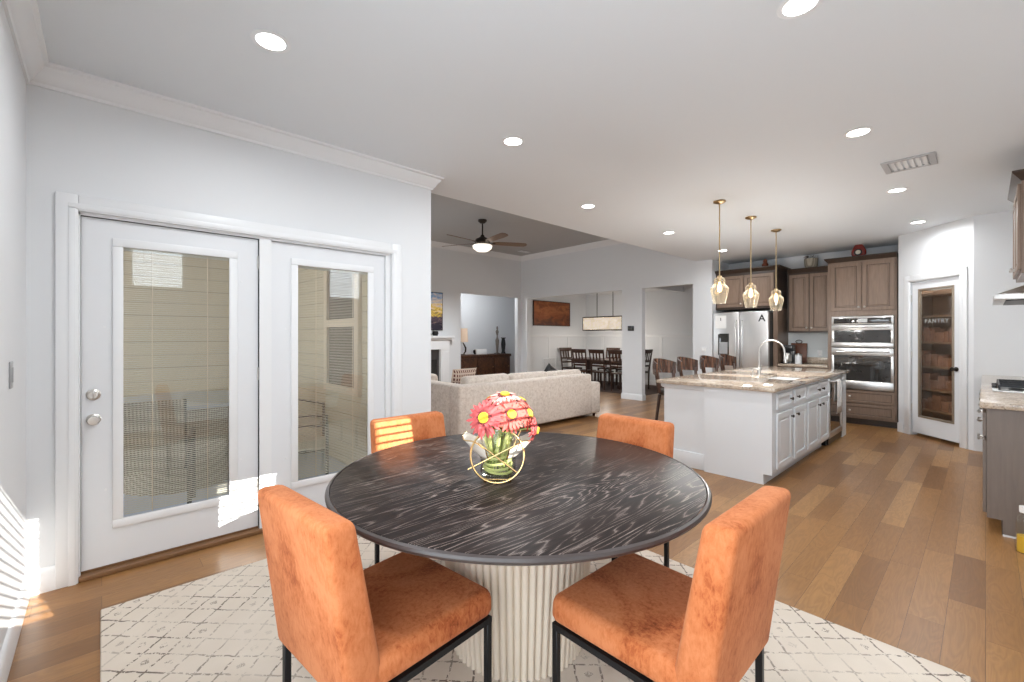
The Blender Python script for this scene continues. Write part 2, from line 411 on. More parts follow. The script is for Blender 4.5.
struct('floor', MB().box(-.42, 12, -1.42, 3.70, -.06, 0).box(2.10, 12, 3.70, 11, -.06, 0), FLOOR, smooth=False)
struct('ceiling', MB().box(-.42, 9.6, -1.42, YH, ZC, ZC+.12), CEIL, smooth=False)
struct('ceiling_living', MB().box(2.1, 8.80, YH-.12, 9.02, ZL, ZL+.1), plain('living_ceiling_grey', (.42, .425, .43), .75, var=.02), smooth=False)  # one even grey, darker than the kitchen ceiling
struct('ceiling_dining', MB().box(8.76, 12, 3.7, 11, 2.82, 2.92).box(5.3, 8.76, 9.02, 11, 2.82, 2.92), CEIL, smooth=False)
struct('wall_header', MB().box(2.1, XO, YH-.12, YH, ZC+.12, ZL), WALL, smooth=False)
GY0, GY1, GZ0, GZ1 = -1.15, 1.45, .35, 2.55          # unseen wide window, added beside and behind the camera to brighten the room
struct('wall_west', MB().box(-.42, XW, -1.42, GY0, 0, ZC).box(-.42, XW, GY1, 3.70, 0, ZC).box(-.42, XW, GY0, GY1, 0, GZ0).box(-.42, XW, GY0, GY1, GZ1, ZC), WALL, smooth=False)
def daylight_portal(loc, rot, sx, sy):
    d = bpy.data.lights.new('window_portal', 'AREA'); d.shape = 'RECTANGLE'; d.size = sx; d.size_y = sy; d.cycles.is_portal = True
    o = bpy.data.objects.new('window_portal', d); COL.objects.link(o); o.location = loc; o.rotation_euler = rot
daylight_portal((-.43, (GY0+GY1)/2, (GZ0+GZ1)/2), (0, R(-90), 0), GZ1-GZ0, GY1-GY0)
w5 = bpy.data.objects.new('window_5', None); COL.objects.link(w5); w5.location = (-.36, 0, 0); w5['kind'] = 'structure'
m = MB()
for (a, b, c, d) in ((GY0, GY0+.05, GZ0, GZ1), (GY1-.05, GY1, GZ0, GZ1), (GY0, GY1, GZ0, GZ0+.05), (GY0, GY1, GZ1-.05, GZ1), ((GY0+GY1)/2-.03, (GY0+GY1)/2+.03, GZ0, GZ1)): m.box(-.03, .03, a, b, c, d)
m.build('window_frame', TRIM, w5, smooth=False); MB().box(-.004, 0, GY0+.02, GY1-.02, GZ0+.02, GZ1-.02).build('pane', GLASS, w5, smooth=False)
DX0, DX1, DZ = -.098, 1.852, 2.125
struct('wall_north', MB().box(XW, DX0, YN, 3.70, 0, ZC).box(DX1, 2.258, YN, 3.70, 0, ZC).box(DX0, DX1, YN, 3.70, DZ, ZC), WALL, smooth=False)
struct('wall_west_living', MB().box(2.10, 2.258, 3.70, 7.45, 0, ZL).box(2.10, 2.258, 8.65, 9.02, 0, ZL).box(2.10, 2.258, 7.45, 8.65, 0, .5).box(2.10, 2.258, 7.45, 8.65, 2.9, ZL), WALL, smooth=False)
daylight_portal((2.09, 8.05, 1.7), (0, R(-90), 0), 2.4, 1.2)
w6 = bpy.data.objects.new('window_6', None); COL.objects.link(w6); w6.location = (2.18, 0, 0); w6['kind'] = 'structure'  # unseen window added to send daylight onto the living room's east wall
m = MB()
for (a, b, c, d) in ((7.45, 7.50, .5, 2.9), (8.60, 8.65, .5, 2.9), (7.45, 8.65, .5, .55), (7.45, 8.65, 2.85, 2.9), (7.45, 8.65, 1.68, 1.73)): m.box(-.03, .03, a, b, c, d)
m.build('window_frame', TRIM, w6, smooth=False); MB().box(-.004, 0, 7.47, 8.63, .52, 2.88).build('pane', GLASS, w6, smooth=False)
NX0, NX1 = 6.54, 8.50
struct('wall_north_living', MB().box(2.258, NX0, 8.9, 9.02, 0, ZL).box(NX1, XO, 8.9, 9.02, 0, ZL).box(NX0, NX1, 8.9, 9.02, 2.49, ZL), WALL, smooth=False)
struct('wall_east', MB().box(XO, 8.76, 3.60, 3.98, 0, ZL).box(XO, 8.76, 5.11, 5.615, 0, ZL).box(XO, 8.76, 8.66, 9.02, 0, ZL)
       .box(XO, 8.76, 3.98, 5.11, 2.455, ZL).box(XO, 8.76, 5.615, 8.66, 2.455, ZL), WALL, smooth=False)
struct('wall_east_kitchen', MB().box(XB, XB+.1, .78, 3.72, 0, ZC).box(8.76, XB, 3.60, 3.72, 0, ZC).box(8.70, XB, .78, .88, 0, ZC), WALL, smooth=False)
PA, PB = Vector((8.65, .88)), Vector((7.87, .10))                  # the canted pantry wall
PL = (PB-PA).length
PROT = math.degrees(math.atan2(PB.y-PA.y, PB.x-PA.x))
pw = MB().box(0, .20, 0, .1, 0, ZC).box(.955, PL, 0, .1, 0, ZC).box(.20, .955, 0, .1, 2.19, ZC)
struct('wall_pantry', pw, WALL, smooth=False, loc=(PA.x, PA.y, 0), rot=(0, 0, R(PROT)))
struct('wall_south', MB().box(7.87, 7.99, -.78, .10, 0, ZC).box(4.4, 7.87, -.78, -.66, 0, ZC).box(4.4, 4.5, -1.30, -.78, 0, ZC), WALL, smooth=False)
WX = (.625, 2.055, 3.485); WZ0, WZ1 = 2.14, 2.805
ws = MB().box(XW, 4.5, -1.42, YS, 0, WZ0).box(XW, 4.5, -1.42, YS, WZ1, ZC)
xs = [XW]+[x+s*.325 for x in WX for s in (-1, 1)]+[4.5]
for i in range(0, 8, 2): ws.box(xs[i], xs[i+1], -1.42, YS, WZ0, WZ1)
struct('wall_south_nook', ws, WALL, smooth=False)
struct('wall_dining', MB().box(11.66, 11.78, 3.7, 9.07, 0, 2.82).box(8.76, 11.66, 8.95, 9.07, 0, 2.82).box(8.76, 11.66, 3.72, 3.84, 0, 2.82), WALL, smooth=False)
struct('wall_hall', MB().box(5.4, 10.7, 10.8, 10.9, 0, 2.82).box(5.3, 5.4, 9.02, 10.9, 0, 2.82).box(10.7, 10.8, 9.07, 10.9, 0, 2.82), WALL, smooth=False)
struct('wall_pantry_inside', MB().box(8.0, 9.56, -.78, -.70, 0, ZC).box(9.48, 9.56, -.70, .78, 0, ZC), WALL, smooth=False)

# trims
struct('trim_1', sweep(CROWN, [(XW, YS), (XW, YN), (2.258, YN), (2.258, YH)], ZC), TRIM)
struct('trim_2', sweep([(a*1.1, b*1.1) for a, b in CROWN], [(2.258, YH), (2.258, 8.9), (XO, 8.9), (XO, YH)], ZL), TRIM)
struct('trim_3', sweep(CROWN, [(XO+.128, 8.95), (11.66, 8.95), (11.66, 3.84)], 2.82), TRIM)
struct('trim_4', MB().box(8.76, 11.66, 5.62, 5.75, 2.62, 2.82), TRIM, smooth=False)          # dropped beam over the dining room
RAIL = [(0,0), (.022,0), (.03,.02), (.03,.05), (.018,.07), (0,.075)]
struct('trim_5', sweep(RAIL, [(8.76, 8.95), (11.66, 8.95), (11.66, 3.84)], 1.38), TRIM)
wp = MB()
for a in (8.9, 9.85, 10.75, 11.58): wp.box(a-.04, a+.04, 8.935, 8.95, .13, 1.38)
for a in (8.3, 7.3, 6.3, 5.3, 4.4): wp.box(11.645, 11.66, a-.04, a+.04, .13, 1.38)
struct('trim_6', wp, TRIM, smooth=False)
struct('baseboard_west', sweep(BASE, [(XW, YS), (XW, YN), (-.188, YN)]), TRIM)
struct('baseboard_north', sweep(BASE, [(1.957, YN), (2.258, YN), (2.258, 8.9), (4.6, 8.9)]), TRIM)
struct('baseboard_living', sweep(BASE, [(6.2, 8.9), (NX0, 8.9)]), TRIM)
struct('baseboard_column', sweep(BASE, [(8.76, 5.615), (XO, 5.615), (XO, 5.11), (8.76, 5.11)]), TRIM)
struct('baseboard_east', sweep(BASE, [(8.76, 3.98), (XO, 3.98), (XO, 3.60)]), TRIM)
struct('baseboard_corner', sweep(BASE, [(NX1, 8.9), (XO, 8.9), (XO, 8.66), (8.76, 8.66)]), TRIM)
struct('baseboard_dining', sweep(BASE, [(8.76, 8.95), (11.66, 8.95), (11.66, 3.84)]), TRIM)
struct('baseboard_hall', sweep(BASE, [(5.4, 10.8), (10.7, 10.8)]), TRIM)
struct('baseboard_pantry', MB().box(0, .10, -.016, 0, 0, .134), TRIM, loc=(PA.x, PA.y, 0), rot=(0, 0, R(PROT)))

# nook windows behind the camera: three small high ones with blinds
for i, x in enumerate(WX):
    w = thing('window_%d' % (i+1), 'x', 'window', (x, -1.36, WZ0)); del w['label']; del w['category']; w['kind'] = 'structure'
    f = MB(); a, h = .325, WZ1-WZ0
    for (x0, x1, z0, z1) in ((-a, a, 0, .03), (-a, a, h-.03, h), (-a, -a+.03, 0, h), (a-.03, a, 0, h)): f.box(x0, x1, -.05, -.01, z0, z1)
    f.build('window_frame', TRIM, w, smooth=False)
    MB().box(-a+.02, a-.02, -.034, -.03, .02, h-.02).build('pane', GLASS, w, smooth=False)
    c = MB()
    for (x0, x1, z0, z1) in ((-a-.08, a+.08, -.09, 0), (-a-.08, a+.08, h, h+.09), (-a-.08, -a, 0, h), (a, a+.08, 0, h)): c.box(x0, x1, .06, .078, z0, z1)
    c.build('casing', TRIM, w, smooth=False)
    s = MB().box(-a+.005, a-.005, 0, .05, h-.045, h-.005)
    z = .02
    while z < h-.05:
        s.box(-a+.008, a-.008, -.024, .024, -.0014, .0014, mat=Matrix.Translation((0, .026, z)) @ Matrix.Rotation(R(-14.5), 4, 'X')); z += .047
    s.build('blind', WINSLAT, w, smooth=False)

# ---------------------------------------------------------------- patio doors
cas = MB()
CW, CT = .092, .022
prof = [(0, 0), (.012, .022), (.03, .016), (.066, .012), (CW, .006), (CW, 0)]
def casing(mb, x0, x1, z1, y, w, t):
    for (a, b, c, d) in ((x0-w, x0, 0, z1+w), (x1, x1+w, 0, z1+w), (x0, x1, z1, z1+w)):
        mb.box(a, b, y-t, y, c, d, .005)
    for (a, b, c, d) in ((x0-w*.45, x0-w*.1, 0, z1+w*.2), (x1+w*.1, x1+w*.45, 0, z1+w*.2), (x0-w*.45, x1+w*.45, z1+w*.1, z1+w*.45)):
        mb.box(a, b, y-t-.005, y-t+.002, c, d, .003)
casing(cas, DX0, DX1, DZ, YN, CW, CT)
struct('trim_7', cas, TRIM)
jm = MB().box(DX0, DX0+.008, YN+.005, 3.70, 0, DZ).box(DX1-.045, DX1, YN+.01, 3.70, 0, DZ).box(DX0, DX1, YN+.005, 3.70, DZ-.016, DZ).box(.828, .905, YN+.004, 3.70, 0, DZ-.016)
struct('trim_8', jm, TRIM, smooth=False)
struct('trim_9', MB().box(DX0, DX1, YN-.02, 3.72, 0, .03, .006).box(DX0, DX1, YN+.03, 3.72, .03, .045, .004), plain('oak_threshold', lin(120, 86, 56), .4, var=.15, scale=12))

def glazed_door(name, x0, x1, gx0, gx1, tiltdir):
    d = thing(name, 'x', 'door', (x0, YN+.03, .045)); del d['label']; del d['category']; d['kind'] = 'structure'
    W = x1-x0; H = 2.106-.045; g0, g1 = gx0-x0, gx1-x0; z0, z1 = .308-.045, 1.95-.045
    s = MB().box(0, g0-.03, 0, .045, 0, H).box(g1+.03, W, 0, .045, 0, H).box(g0-.03, g1+.03, 0, .045, 0, z0-.03).box(g0-.03, g1+.03, 0, .045, z1+.03, H)
    s.build('door_slab', DOORW, d, smooth=False)
    f = MB()
    for (a, b, c, e) in ((g0-.05, g1+.05, z0-.05, z0), (g0-.05, g1+.05, z1, z1+.05), (g0-.05, g0, z0, z1), (g1, g1+.05, z0, z1)): f.box(a, b, -.014, .008, c, e, .005)
    f.build('glazing_frame', TRIM, d)
    MB().box(g0-.01, g1+.01, .010, .013, z0-.01, z1+.01).build('pane', DOORGL, d, smooth=False)
    bl = MB(); z = z0+.012
    while z < z1-.02:
        bl.box(g0+.004, g1-.004, -.0055, .0055, -.0005, .0005, mat=Matrix.Translation((0, .0235, z)) @ Matrix.Rotation(R(14), 4, 'X')); z += .0128
    bl.box(g0, g1, .017, .031, z1-.016, z1)
    bl.build('blind', BLINDM, d, smooth=False)
    for k in (.25, .78):
        MB().cyl((g0+(g1-g0)*k, .0155, z0), (g0+(g1-g0)*k, .0155, z1), .0022, n=6).build('blind_cord', DECK, d)
    for (a, zz) in ((g0-.085, 1.42), (g0-.08, .45), (g1+.075, 1.75), (g1+.07, .5)):
        MB().cyl((a, .002, zz), (a, -.004, zz), .007, n=10).build('screw_plug', TRIM, d)
    return d, W
d1, w1 = glazed_door('door_1', -.088, .823, .096, .645, 1)
ws_ = MB()
for (a, b, c, e) in ((-.0095, -.001, -.01, 2.07), (.9125, .9155, -.01, 2.07), (-.0095, .9155, 2.0625, 2.0665)): ws_.box(a, b, -.012, .03, c, e)
ws_.build('dark_gap_strip', DARK, d1, smooth=False)  # thin dark strips along the gap round the slab
def rosette(zz, key):
    m = MB().lathe([(0, 0), (.033, 0), (.033, .006), (.026, .012), (.02, .014), (.02, .02), (0, .02)], 24, mat=Matrix.Rotation(R(90), 4, 'X'))
    return m
b = rosette(0, 1).box(-.004, .004, -.045, -.02, -.018, .018, .003); b.build('deadbolt', CHROME, d1, (.052, 0, 1.068-.045))
k = rosette(0, 0).lathe([(0, .02), (.012, .02), (.012, .04), (.024, .046), (.028, .058), (.024, .07), (0, .072)], 20, mat=Matrix.Rotation(R(90), 4, 'X'))
k.build('door_knob', CHROME, d1, (.052, 0, .922-.045))
for zz in (.25, 1.05, 1.85):
    MB().cyl((.911, -.004, zz), (.911, -.004, zz+.09), .007, n=10).build('hinge', CHROME, d1)
d2, w2 = glazed_door('door_2', .907, 1.805, 1.093, 1.65, -1)

# ---------------------------------------------------------------- pantry door (canted wall); local x runs towards the range, the room is at -y
pd = thing('door_3', 'x', 'door', (PA.x, PA.y, 0), PROT); del pd['label']; del pd['category']; pd['kind'] = 'structure'
pcs = MB(); casing(pcs, .215, .94, 2.185, 0, .095, .02)
struct('trim_10', pcs, TRIM, loc=(PA.x, PA.y, 0), rot=(0, 0, R(PROT)))
s = MB(); W0, W1, G0, G1, Z0, Z1 = .222, .933, .347, .817, .30, 2.046
s.box(W0, G0-.02, .012, .05, .045, 2.172).box(G1+.02, W1, .012, .05, .045, 2.172).box(G0-.02, G1+.02, .012, .05, .045, Z0-.02).box(G0-.02, G1+.02, .012, .05, Z1+.02, 2.172)
s.build('door_slab', DOORW, pd, smooth=False)
f = MB()
for (a, b_, c, e) in ((G0-.028, G1+.028, Z0-.028, Z0), (G0-.028, G1+.028, Z1, Z1+.028), (G0-.028, G0, Z0, Z1), (G1, G1+.028, Z0, Z1)): f.box(a, b_, .002, .03, c, e, .004)
f.build('glazing_frame', plain('bronze_glazing_bead', lin(150, 136, 120), .35, .3), pd)
FROST = mk_glass('etched_pantry_glass', (.9, .86, .8), f0=1.2)
MB().box(G0-.01, G1+.01, .026, .03, Z0-.01, Z1+.01).build('pane', FROST, pd, smooth=False)
def text_mesh(body, size, depth, font_spacing=1.0):
    cu = bpy.data.curves.new('lettering', 'FONT'); cu.body = body; cu.size = size; cu.extrude = depth; cu.align_x = 'CENTER'; cu.align_y = 'CENTER'; cu.space_character = font_spacing; cu.offset = .0035 if len(body) == 1 else 0
    o = bpy.data.objects.new('lettering', cu); COL.objects.link(o)
    dg = bpy.context.evaluated_depsgraph_get(); me = bpy.data.meshes.new_from_object(o.evaluated_get(dg))
    bpy.data.objects.remove(o); bpy.data.curves.remove(cu); return me
def letter(name, body, size, mat, parent, loc, rot, label, sp=1.0):
    me = text_mesh(body, size, .0012, sp); me.materials.clear(); me.materials.append(mat)
    o = bpy.data.objects.new(name, me); COL.objects.link(o); o.location = loc; o.rotation_euler = rot; o.parent = parent; o['label'] = label; return o
letter('lettering', 'PANTRY', .082, plain('frosted_lettering', (.5, .48, .45), .7), pd, ((G0+G1)/2, .022, 1.615), (R(90), 0, 0), 'white capital letters reading PANTRY', 1.2)
for zz in (.35, 1.1, 1.9): MB().cyl((W0-.004, .004, zz), (W0-.004, .004, zz+.1), .008, n=10).build('hinge', CHROME, pd)
m = MB().lathe([(0, 0), (.03, 0), (.03, .006), (.012, .012), (.011, .04), (.024, .046), (.028, .058), (.02, .07), (0, .072)], 20, mat=Matrix.Rotation(R(90), 4, 'X'))
m.build('door_knob', BRONZE, pd, (W1-.06, .012, .985))
# pantry shelves behind the etched glass
ps = thing('pantry_shelf', 'brown shelving unit filled with goods behind the etched pantry door glass', 'shelf', (PA.x, PA.y, 0), PROT)
sm = MB()
for z in (.32, .62, .95, 1.3, 1.68, 2.0): sm.box(-.12, 1.02, .30, .62, z, z+.03)
sm.box(-.14, -.12, .30, .62, 0, 2.1).box(1.02, 1.04, .30, .62, 0, 2.1).box(-.12, 1.02, .60, .62, 0, 2.1)
sm.build('shelf_frame', plain('walnut_shelf', lin(168, 140, 118), .5, var=.2), ps, smooth=False)
random.seed(4)
goods = MB()
for z in (.35, .65, .98, 1.33):
    x = -.08
    while x < .93:
        w = random.uniform(.06, .13); goods.box(x, x+w, .33, .5, z, z+random.uniform(.12, .24), .006); x += w+.008
g = goods.build('packaged_goods', plain('mixed_packaging', lin(176, 136, 116), .6, var=.6, scale=9), ps); g['kind'] = 'stuff'
lamp('pantry_fill_light', 'POINT', 16, (8.42, .36, 2.62), shadow_soft_size=.1)  # unseen light added to brighten the shelves behind the glass

# ---------------------------------------------------------------- rug, table, chairs
RUGZ = .012
rg = MB().box(-.005, 2.615, .04, 3.085, .0005, RUGZ, .004, 1)
tag(rg.build('rug', RUG), 'large cream rug with dark broken diamond trellis under the round table', 'rug')

TX, TY, TZ, TR = 1.44, 1.51, .78, .84
tb = thing('dining_table', 'round dark grained wood pedestal table on a fluted ivory drum base', 'dining table', (TX, TY, RUGZ))
h = TZ-RUGZ
MB().lathe([(0, h-.018), (TR-.03, h-.018), (TR-.02, h-.001), (TR-.022, h), (0, h)], 128).build('tabletop', TOP, tb, ang=30)
MB().lathe([(TR-.03, h-.026), (TR-.010, h-.025), (TR-.002, h-.018), (TR, h-.011), (TR-.005, h-.003), (TR-.016, h+.0005), (TR-.021, h-.015)], 128, closed=True).build('table_rim', TOPEDGE, tb, label='dark rounded metal edge band')
NF = 66
pr = [(0, .0005), (.306, .0005)]+[(.306+.066*t, .02+t*(h-.0435-.02)) for t in [q/14 for q in range(15)]]+[(0, h-.0435)]
MB().lathe(pr, NF*8, wob=lambda k, i, n: 1+.060*abs(math.sin(PI*(k % 8)/8))**.5-.05).build('pedestal_base', FLUTE, tb, ang=28)
MB().lathe([(0, h-.043), (.5, h-.043), (.5, h-.0185), (0, h-.0185)], 48).build('support_plate', BLACK, tb)

def make_chair():
    c = thing('dining_chair', 'x', 'chair', (0, 0, RUGZ), 0, None)
    z0 = -RUGZ
    # seat: boxy cushion, slightly crowned
    st = MB().hexa([(-.20, -.243, .375+z0), (.318, -.25, .375+z0), (.318, .25, .375+z0), (-.20, .243, .375+z0), (-.20, -.243, .47+z0), (.312, -.248, .478+z0), (.312, .248, .478+z0), (-.20, .243, .47+z0)], .034, 4)
    for v in st.bm.verts:
        if v.co.z > .44: v.co.z += .014*(1-min(1, (v.co.x-.06)**2/.07))*(1-min(1, v.co.y**2/.06))
    st.build('seat', VELVET, c, ang=80)
    b = MB().hexa([(-.232, -.246, .342+z0), (-.115, -.246, .342+z0), (-.115, .246, .342+z0), (-.232, .246, .342+z0),
                   (-.305, -.238, .905+z0), (-.212, -.238, .897+z0), (-.212, .238, .897+z0), (-.305, .238, .905+z0)], .026, 4)
    b.build('backrest', VELVET, c, ang=80)
    fr = MB()
    for s in (-1, 1): fr.box(-.215, .305, s*.232-.010, s*.232+.010, .352+z0, .374+z0)
    for x in (-.215, .285): fr.box(x, x+.02, -.222, .222, .352+z0, .374+z0)
    fr.build('seat_frame', BLACK, c, smooth=False)
    for sx, sy in ((-.205, -1), (-.205, 1), (.295, -1), (.295, 1)):
        MB().box(sx-.011, sx+.011, sy*.231-.011, sy*.231+.011, .0005, .353+z0, .002, 1).build('chair_leg', BLACK, c)
    c.scale = (1.04, 1.04, 1)
    return c
ch = make_chair(); ch.location = (.715, 1.462, RUGZ); ch.rotation_euler = (0, 0, R(6))
G = 'orange chairs around the round table'
ch['label'] = 'orange velvet chair in front of the hinged glass door, its back toward that door'
ch['group'] = G
dup(ch, 'orange velvet chair whose back stands nearest the wood floor of the kitchen aisle', (1.445, .752, RUGZ), 90, G)
dup(ch, 'orange velvet chair with striped sunlight across its back, in front of the sofa end', (1.44, 2.255, RUGZ), -90, G)
dup(ch, 'orange velvet chair tucked in behind the table, between the sofa and white island', (2.155, 1.485, RUGZ), 180, G)

# ---------------------------------------------------------------- centrepiece
random.seed(11)
VX, VY = 1.31, 1.50
CF = Vector((math.cos(R(YAW)), math.sin(R(YAW)), 0)); CR = Vector((math.sin(R(YAW)), -math.cos(R(YAW)), 0))   # the way the ring faces
vs = thing('flower_vase', 'clear glass cylinder vase in a gold ring holder with ruffled white wings', 'vase', (VX, VY, TZ))
MB().lathe([(0, .016), (.076, .016), (.08, .022), (.08, .235), (.077, .235), (.076, .026), (0, .024)], 40).build('glass_cylinder', VGLASS, vs)
ringpts = [(CR*.115*math.cos(a)+Vector((0, 0, .118+.112*math.sin(a)))-CF*(.098-.02*math.sin(a))) for a in [2*PI*q/40 for q in range(40)]]
MB().tube(ringpts, .0045, 8, closed=True).build('gold_ring', GOLD, vs)
MB().tube([CR*-.125+Vector((0, 0, .06))-CF*.105, CR*.07+Vector((0, 0, .158))-CF*.10, CR*.10+Vector((0,0,.22))-CF*.07], .0035, 8).build('gold_cross_bar', GOLD, vs)
MB().tube([CR*-.085+Vector((0, 0, .17))-CF*.09, CR*.085+Vector((0, 0, .045))-CF*.105], .0035, 8).build('gold_cross_bar', GOLD, vs)
for q in (-.052, .052):
    MB().ball(CR*q-CF*.092+Vector((0, 0, .0095)), .0095).build('ball_foot', GOLD, vs)
    MB().ball(CR*q+CF*.05+Vector((0, 0, .0095)), .0095).build('ball_foot', GOLD, vs)
for sg in (1, -1):                     # two ruffled wings, one each side of the glass
    w = MB(); rows = []
    for i in range(7):
        t = i/6; row = []
        for j in range(19):
            a = R(-62+124*j/18); e = .100+.058*math.cos(a)**2.5; r_ = .084+(e-.084)*t
            z = .095+.050*t**1.3+t*(.036*math.cos(a)**2.5+.008*math.sin(7*a))
            row.append(w.bm.verts.new(CR*(sg*r_*math.cos(a))+CF*(r_*math.sin(a))+Vector((0, 0, z))))
        rows.append(row)
    for i in range(6):
        for j in range(18): w.bm.faces.new((rows[i][j], rows[i][j+1], rows[i+1][j+1], rows[i+1][j]))
    edge = [rows[i][0].co.copy() for i in range(6)]+[v.co.copy() for v in rows[6]]+[rows[i][18].co.copy() for i in range(5, -1, -1)]
    ob = w.build('ruffled_wing', plain('milky_glass', lin(236, 226, 214), .25), vs, ang=80)
    sd = ob.modifiers.new('thickness', 'SOLIDIFY'); sd.thickness = .004
    MB().tube(edge, .0030, 6).build('gold_wing_rim', GOLD, vs)
# three short legs of the ring frame joining ball feet to the ring
MB().tube([CR*-.052-CF*.092+Vector((0, 0, .012)), CR*-.052+CF*.05+Vector((0, 0, .012)), CR*.052+CF*.05+Vector((0, 0, .012)), CR*.052-CF*.092+Vector((0, 0, .012))], .003, 6, closed=True).build('foot_frame', GOLD, vs)

PETALS = [plain('coral_pink_petal', lin(202, 88, 88), .7, var=.3, scale=40), plain('pale_pink_petal', lin(222, 160, 152), .7, var=.12, scale=40), plain('deep_coral_petal', lin(196, 84, 74), .7, var=.25, scale=40)]
YEL = plain('yellow_disc', lin(198, 174, 46), .8, var=.2, scale=90); MAR = plain('maroon_disc_ring', lin(120, 48, 48), .8, var=.3, scale=90)
STEM = plain('green_stem', lin(160, 176, 96), .5, var=.2); LEAFM = plain('light_green_leaf', lin(206, 210, 140), .5, var=.15)
def flower(off, nrm, rad, pm, label, foot):
    root = Vector((VX, VY, TZ)); p = root+CR*off[0]+CF*off[1]+Vector((0, 0, off[2]))
    n = (CR*nrm[0]+CF*nrm[1]+Vector((0, 0, nrm[2]))).normalized()
    t = thing('gerbera', label, 'flower', tuple(root), 0, 'gerbera daisies in the glass vase')
    q = n.to_track_quat('Z', 'Y').to_matrix().to_4x4(); M = Matrix.Translation(p-root) @ q
    m = MB()
    for layer, (np_, r1, lift) in enumerate(((23, rad, .0), (20, rad*.84, .007), (15, rad*.60, .012))):
        for k in range(np_):
            a = 2*PI*k/np_+layer*.13+random.uniform(-.05, .05); rr = r1*random.uniform(.9, 1.05); wd = rad*.088
            droop = random.uniform(-.16, .06)*rad
            pts = []
            for (f_, wf, zf) in ((.22, .45, 0), (.55, 1, .10), (.85, .85, .04), (1.0, .15, 0)):
                z = lift+zf*rad+droop*f_*f_
                for s_ in (-1, 0, 1):
                    pts.append(m.bm.verts.new(M @ Vector((rr*f_*math.cos(a)-s_*wd*wf*math.sin(a), rr*f_*math.sin(a)+s_*wd*wf*math.cos(a), z-(.12*wd if s_ == 0 else 0)))))
            for i in range(3):
                for j in range(2): m.bm.faces.new((pts[i*3+j], pts[i*3+j+1], pts[i*3+j+4], pts[i*3+j+3]))
    m.build('petals', pm, t, ang=70)
    MB().lathe([(0, .0), (rad*.40, .010), (rad*.40, .017), (rad*.30, .022), (0, .02)], 24, mat=M).build('disc_ring', MAR, t)
    MB().lathe([(0, .018), (rad*.28, .0205), (rad*.25, .027), (0, .025)], 20, mat=M).build('disc', YEL, t)
    f = CR*foot[0]+CF*foot[1]+Vector((0, 0, .03)); b0 = p-root-n*.004
    mid = f*.45+b0*.55-n*.03; mid.x *= .8; mid.y *= .8
    if Vector((mid.x, mid.y)).length > .06: s_ = .06/Vector((mid.x, mid.y)).length; mid.x *= s_; mid.y *= s_
    rim = Vector((mid.x, mid.y, max(mid.z, .2)))
    MB().tube([f, f*.5+rim*.5, rim, b0-n*.02, b0], .0045, 8).build('stem', STEM, t)
    return t
flower((-.052, -.085, .275), (-.35, -.85, .28), .088, PETALS[0], 'large coral gerbera with yellow eye facing out beside the sofa corner', (.03, -.02))
flower((.055, -.07, .285), (.28, -.75, .38), .078, PETALS[2], 'coral gerbera with orange-yellow eye at the middle of the bouquet', (-.04, .0))
flower((.03, .03, .345), (.05, -.25, .95), .082, PETALS[1], 'pale pink gerbera topping the bouquet, facing the ceiling', (-.01, .03))
flower((.125, .0, .275), (.85, -.3, .40), .08, PETALS[2], 'coral gerbera tilted toward the kitchen at the edge of the bouquet', (-.05, .03))
flower((-.03, .075, .32), (-.4, .45, .75), .075, PETALS[0], 'coral gerbera hidden behind the large one, facing the sofa', (.04, .04))
flower((.10, .075, .315), (.5, .25, .8), .075, PETALS[1], 'pale pink gerbera at the rear of the bouquet, leaning to the island', (-.03, -.04))
flower((.155, -.03, .215), (.95, -.2, -.15), .062, PETALS[0], 'small coral gerbera drooping lowest over the vase rim', (-.05, -.02))
sp = thing('foliage_sprig', 'pale green leafy sprig standing in the glass vase among the stems', 'leaves', (VX, VY, TZ))
lf = MB()
for k in range(9):
    a = 2*PI*k/9; f0 = Vector((.02*math.cos(a), .02*math.sin(a), .03)); f1 = Vector((.055*math.cos(a+.5), .055*math.sin(a+.5), .17)); f2 = Vector((.072*math.cos(a+.7), .072*math.sin(a+.7), .255))
    lf.tube([f0, f1, f2], [.003, .011, .001], 6)
lf.build('leaf_blades', LEAFM, sp)
cl = MB()
for k in range(4):
    cl.tube([Vector(((.064-.004*k)*math.cos(a), (.064-.004*k)*math.sin(a), .036+.016*k+.010*math.sin(a+k))) for a in [2*PI*q/20 for q in range(20)]], .006, 6, closed=True)
cl.build('coiled_leaf', LEAFM, sp, label='leaf coiled round the inside of the vase')

# ================================================================== lights in the ceiling
def make_downlight():
    d = thing('recessed_light', 'x', 'ceiling light', (0, 0, ZC))
    MB().lathe([(.066, -.001), (.088, -.001), (.090, -.004), (.070, -.007), (.066, -.006)], 36, closed=True).build('trim_ring', TRIM, d)
    MB().lathe([(0, -.0035), (.067, -.0035), (.067, -.0005), (0, -.0005)], 32).build('lens', LENS, d)
    lamp('lamp_light', 'AREA', DOWNLIGHT_W, (0, 0, -.02), d, shape='DISK', size=.13, spread=R(168))
    return d
dl = make_downlight()
GL = 'lit recessed ceiling lights'
DL = [(.622, 2.447, 'lit recessed ceiling light above the hinged patio door'), (2.288, 2.447, 'lit recessed ceiling light above the end of the door wall, beyond the table'),
      (2.283, .565, 'lit recessed ceiling light cut by the top edge of the picture'), (4.022, .631, 'lit recessed ceiling light standing before the air vent, largest over the kitchen aisle'),
      (5.907, .612, 'lit recessed ceiling light just beyond the square air vent'), (7.761, .598, 'small lit recessed ceiling light over the pantry door'),
      (4.055, 3.086, 'lit recessed ceiling light beside the living room ceiling edge, before the barstools'), (5.939, 3.086, 'lit recessed ceiling light over the barstools, between the ceiling edge and first pendant'),
      (7.857, 3.10, 'small lit recessed ceiling light in front of the refrigerator, beside a pendant rod')]
